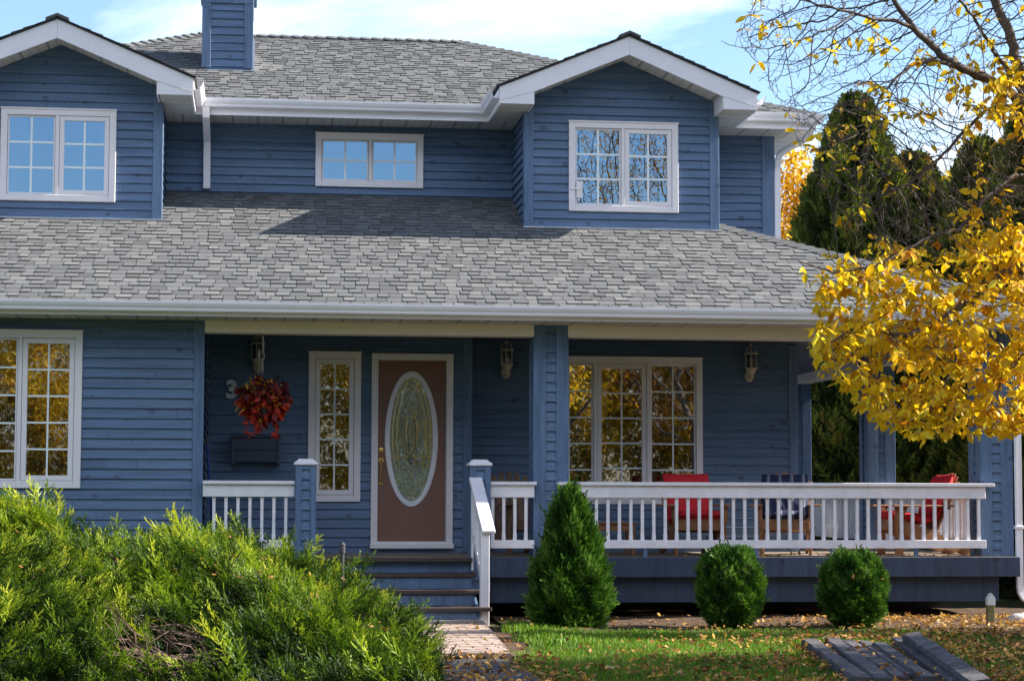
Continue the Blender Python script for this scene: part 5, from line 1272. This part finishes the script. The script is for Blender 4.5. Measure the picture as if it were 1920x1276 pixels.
# trees across the road, seen mirrored in the windows and lighting the front
ft = grow('street_tree', 7.4, .8, (3.0, 3.0), 800, .25, 'yellow street tree across the road facing the garage window', 'tree', 'far_leaf', 42000, .105, (-5.8, -13, 0), np.random.default_rng(6), grp='trees across the road')
FT = [((-1.6, -15, 0), .82, 'low yellow street tree across the road, mirrored in the side window'), ((-10.5, -14, 0), 1.05, 'yellow street tree at the end of the far row'), ((3.6, -14, 0), .9, 'yellow street tree across the road straight opposite the front door'),
      ((8.4, -12.5, 0), .92, 'yellow street tree across the road left of the tall bare one'), ((13.2, -14, 0), 1.0, 'yellow street tree across the road beyond the bare one'), ((18.5, -15, 0), 1.1, 'last yellow street tree of the far row')]
for i, (l, s, lab) in enumerate(FT): c = copy_tree(ft); c.location = l; c.scale = (s * 1.25, s * 1.2, s * 1.2); c.rotation_euler = (0, 0, i * 1.7 + 1); c['label'] = lab
grow('bare_tree', 15.5, 2.5, (3.8, 4.2), 6000, .22, 'tall nearly bare tree with rusty leaves across the road', 'tree', 'rust_leaf', 24000, .085, (12.6, -10.5, 0), np.random.default_rng(9), rmin=.008, shape=-.2, maxn=16000)
# trees on the lot to the right: first three shade the lawn, last two added to block sky from the porch
for i, (l, sc_, lab) in enumerate((((14.0, 14.6, 0), (.66, .84, 1.24), 'tall yellow tree on the neighbouring lot'), ((14.6, 17.3, 0), (.6, .5, .86), 'dense yellow tree on the neighbouring lot level with the timbers'),
        ((13.2, 18.6, 0), (.4, .22, 1.12), 'slim yellow tree on the neighbouring lot'), ((16.5, 25.5, 0), (.9, 1.1, .62), 'broad low yellow tree beyond the side porch'), ((16.5, 31.5, 0), (.9, 1.1, .66), 'broad low yellow tree behind the cedars of the side porch'))):
    c = copy_tree(ft); c.location = l; c.scale = sc_; c.rotation_euler = (0, 0, 0 if i < 3 else i); c['label'] = lab; c['group'] = 'trees on the neighbouring lot'

# ================================================================== LIGHT AND SKY
ELEV = 33.3; AZ = 90.8   # azimuth from +Y towards +X
sun = bpy.data.lights.new('sun', 'SUN'); sun.energy = 5.0; sun.angle = rad(.53); sun.color = (1, .93, .82)
so = bpy.data.objects.new('sun', sun); COL.objects.link(so)
sd_ = Vector((math.sin(rad(AZ)) * math.cos(rad(ELEV)), math.cos(rad(AZ)) * math.cos(rad(ELEV)), math.sin(rad(ELEV))))
so.rotation_euler = sd_.to_track_quat('Z', 'Y').to_euler(); so.location = (20, 10, 20)
w = bpy.data.worlds.new('World'); SC.world = w; w.use_nodes = True; t = w.node_tree; t.nodes.clear(); g = G(t)
out = t.nodes.new('ShaderNodeOutputWorld'); bg = t.nodes.new('ShaderNodeBackground'); sky = t.nodes.new('ShaderNodeTexSky')
sky.sky_type = 'NISHITA'; sky.sun_disc = False; sky.sun_elevation = rad(ELEV); sky.sun_rotation = rad(AZ); sky.altitude = 300; sky.air_density = 1.2; sky.dust_density = .6; sky.ozone_density = 2.2
tc = t.nodes.new('ShaderNodeTexCoord'); sp = t.nodes.new('ShaderNodeSeparateXYZ'); t.links.new(tc.outputs['Generated'], sp.inputs[0])
zz = g.math('ADD', g.math('MAXIMUM', sp.outputs[2], 0.), .16); cb = t.nodes.new('ShaderNodeCombineXYZ')
g.put(cb.inputs[0], g.math('DIVIDE', sp.outputs[0], zz)); g.put(cb.inputs[1], g.math('DIVIDE', sp.outputs[1], zz)); 
n1 = g.noise(cb.outputs[0], 1.15, 8, .58, .35)
cl = g.ramp(n1, [(.49, (0, 0, 0)), (.70, (1, 1, 1))]); 
side = g.ramp(sp.outputs[1], [(.25, (0, 0, 0)), (.6, (1, 1, 1))]); clm = g.math('MULTIPLY', g.math('MULTIPLY', cl, .95), side)
hb = g.math('MULTIPLY', g.ramp(sp.outputs[2], [(.30, (0, 0, 0)), (.42, (1, 1, 1)), (.60, (1, 1, 1)), (.74, (0, 0, 0))]), g.ramp(g.math('MULTIPLY', sp.outputs[1], -1.), [(.0, (0, 0, 0)), (.35, (1, 1, 1))]))   # unseen band of bright cloud, added to light the front walls
clm = g.math('MAXIMUM', clm, g.math('MULTIPLY', hb, g.ramp(g.noise(cb.outputs[0], 1.6, 6, .6), [(.3, (.35, .35, .35)), (.6, (1, 1, 1))])))
skyc = g.mix(1., sky.outputs[0], g.mix(g.ramp(sp.outputs[1], [(.0, (0, 0, 0)), (.35, (1, 1, 1))]), (.54, .575, .68), (1.04, 1.12, 1.26)), 'MULTIPLY')
t.links.new(g.mix(clm, skyc, g.mix(g.ramp(sp.outputs[1], [(.0, (0, 0, 0)), (.3, (1, 1, 1))]), (10.2, 11.2, 13.2), (9.0, 9.4, 10.1))), bg.inputs[0]); bg.inputs[1].default_value = .080; t.links.new(bg.outputs[0], out.inputs[0])
vs = SC.view_settings; vs.view_transform = 'Standard'; vs.look = 'None'; vs.exposure = 1.36; vs.gamma = 1; vs.use_curve_mapping = False
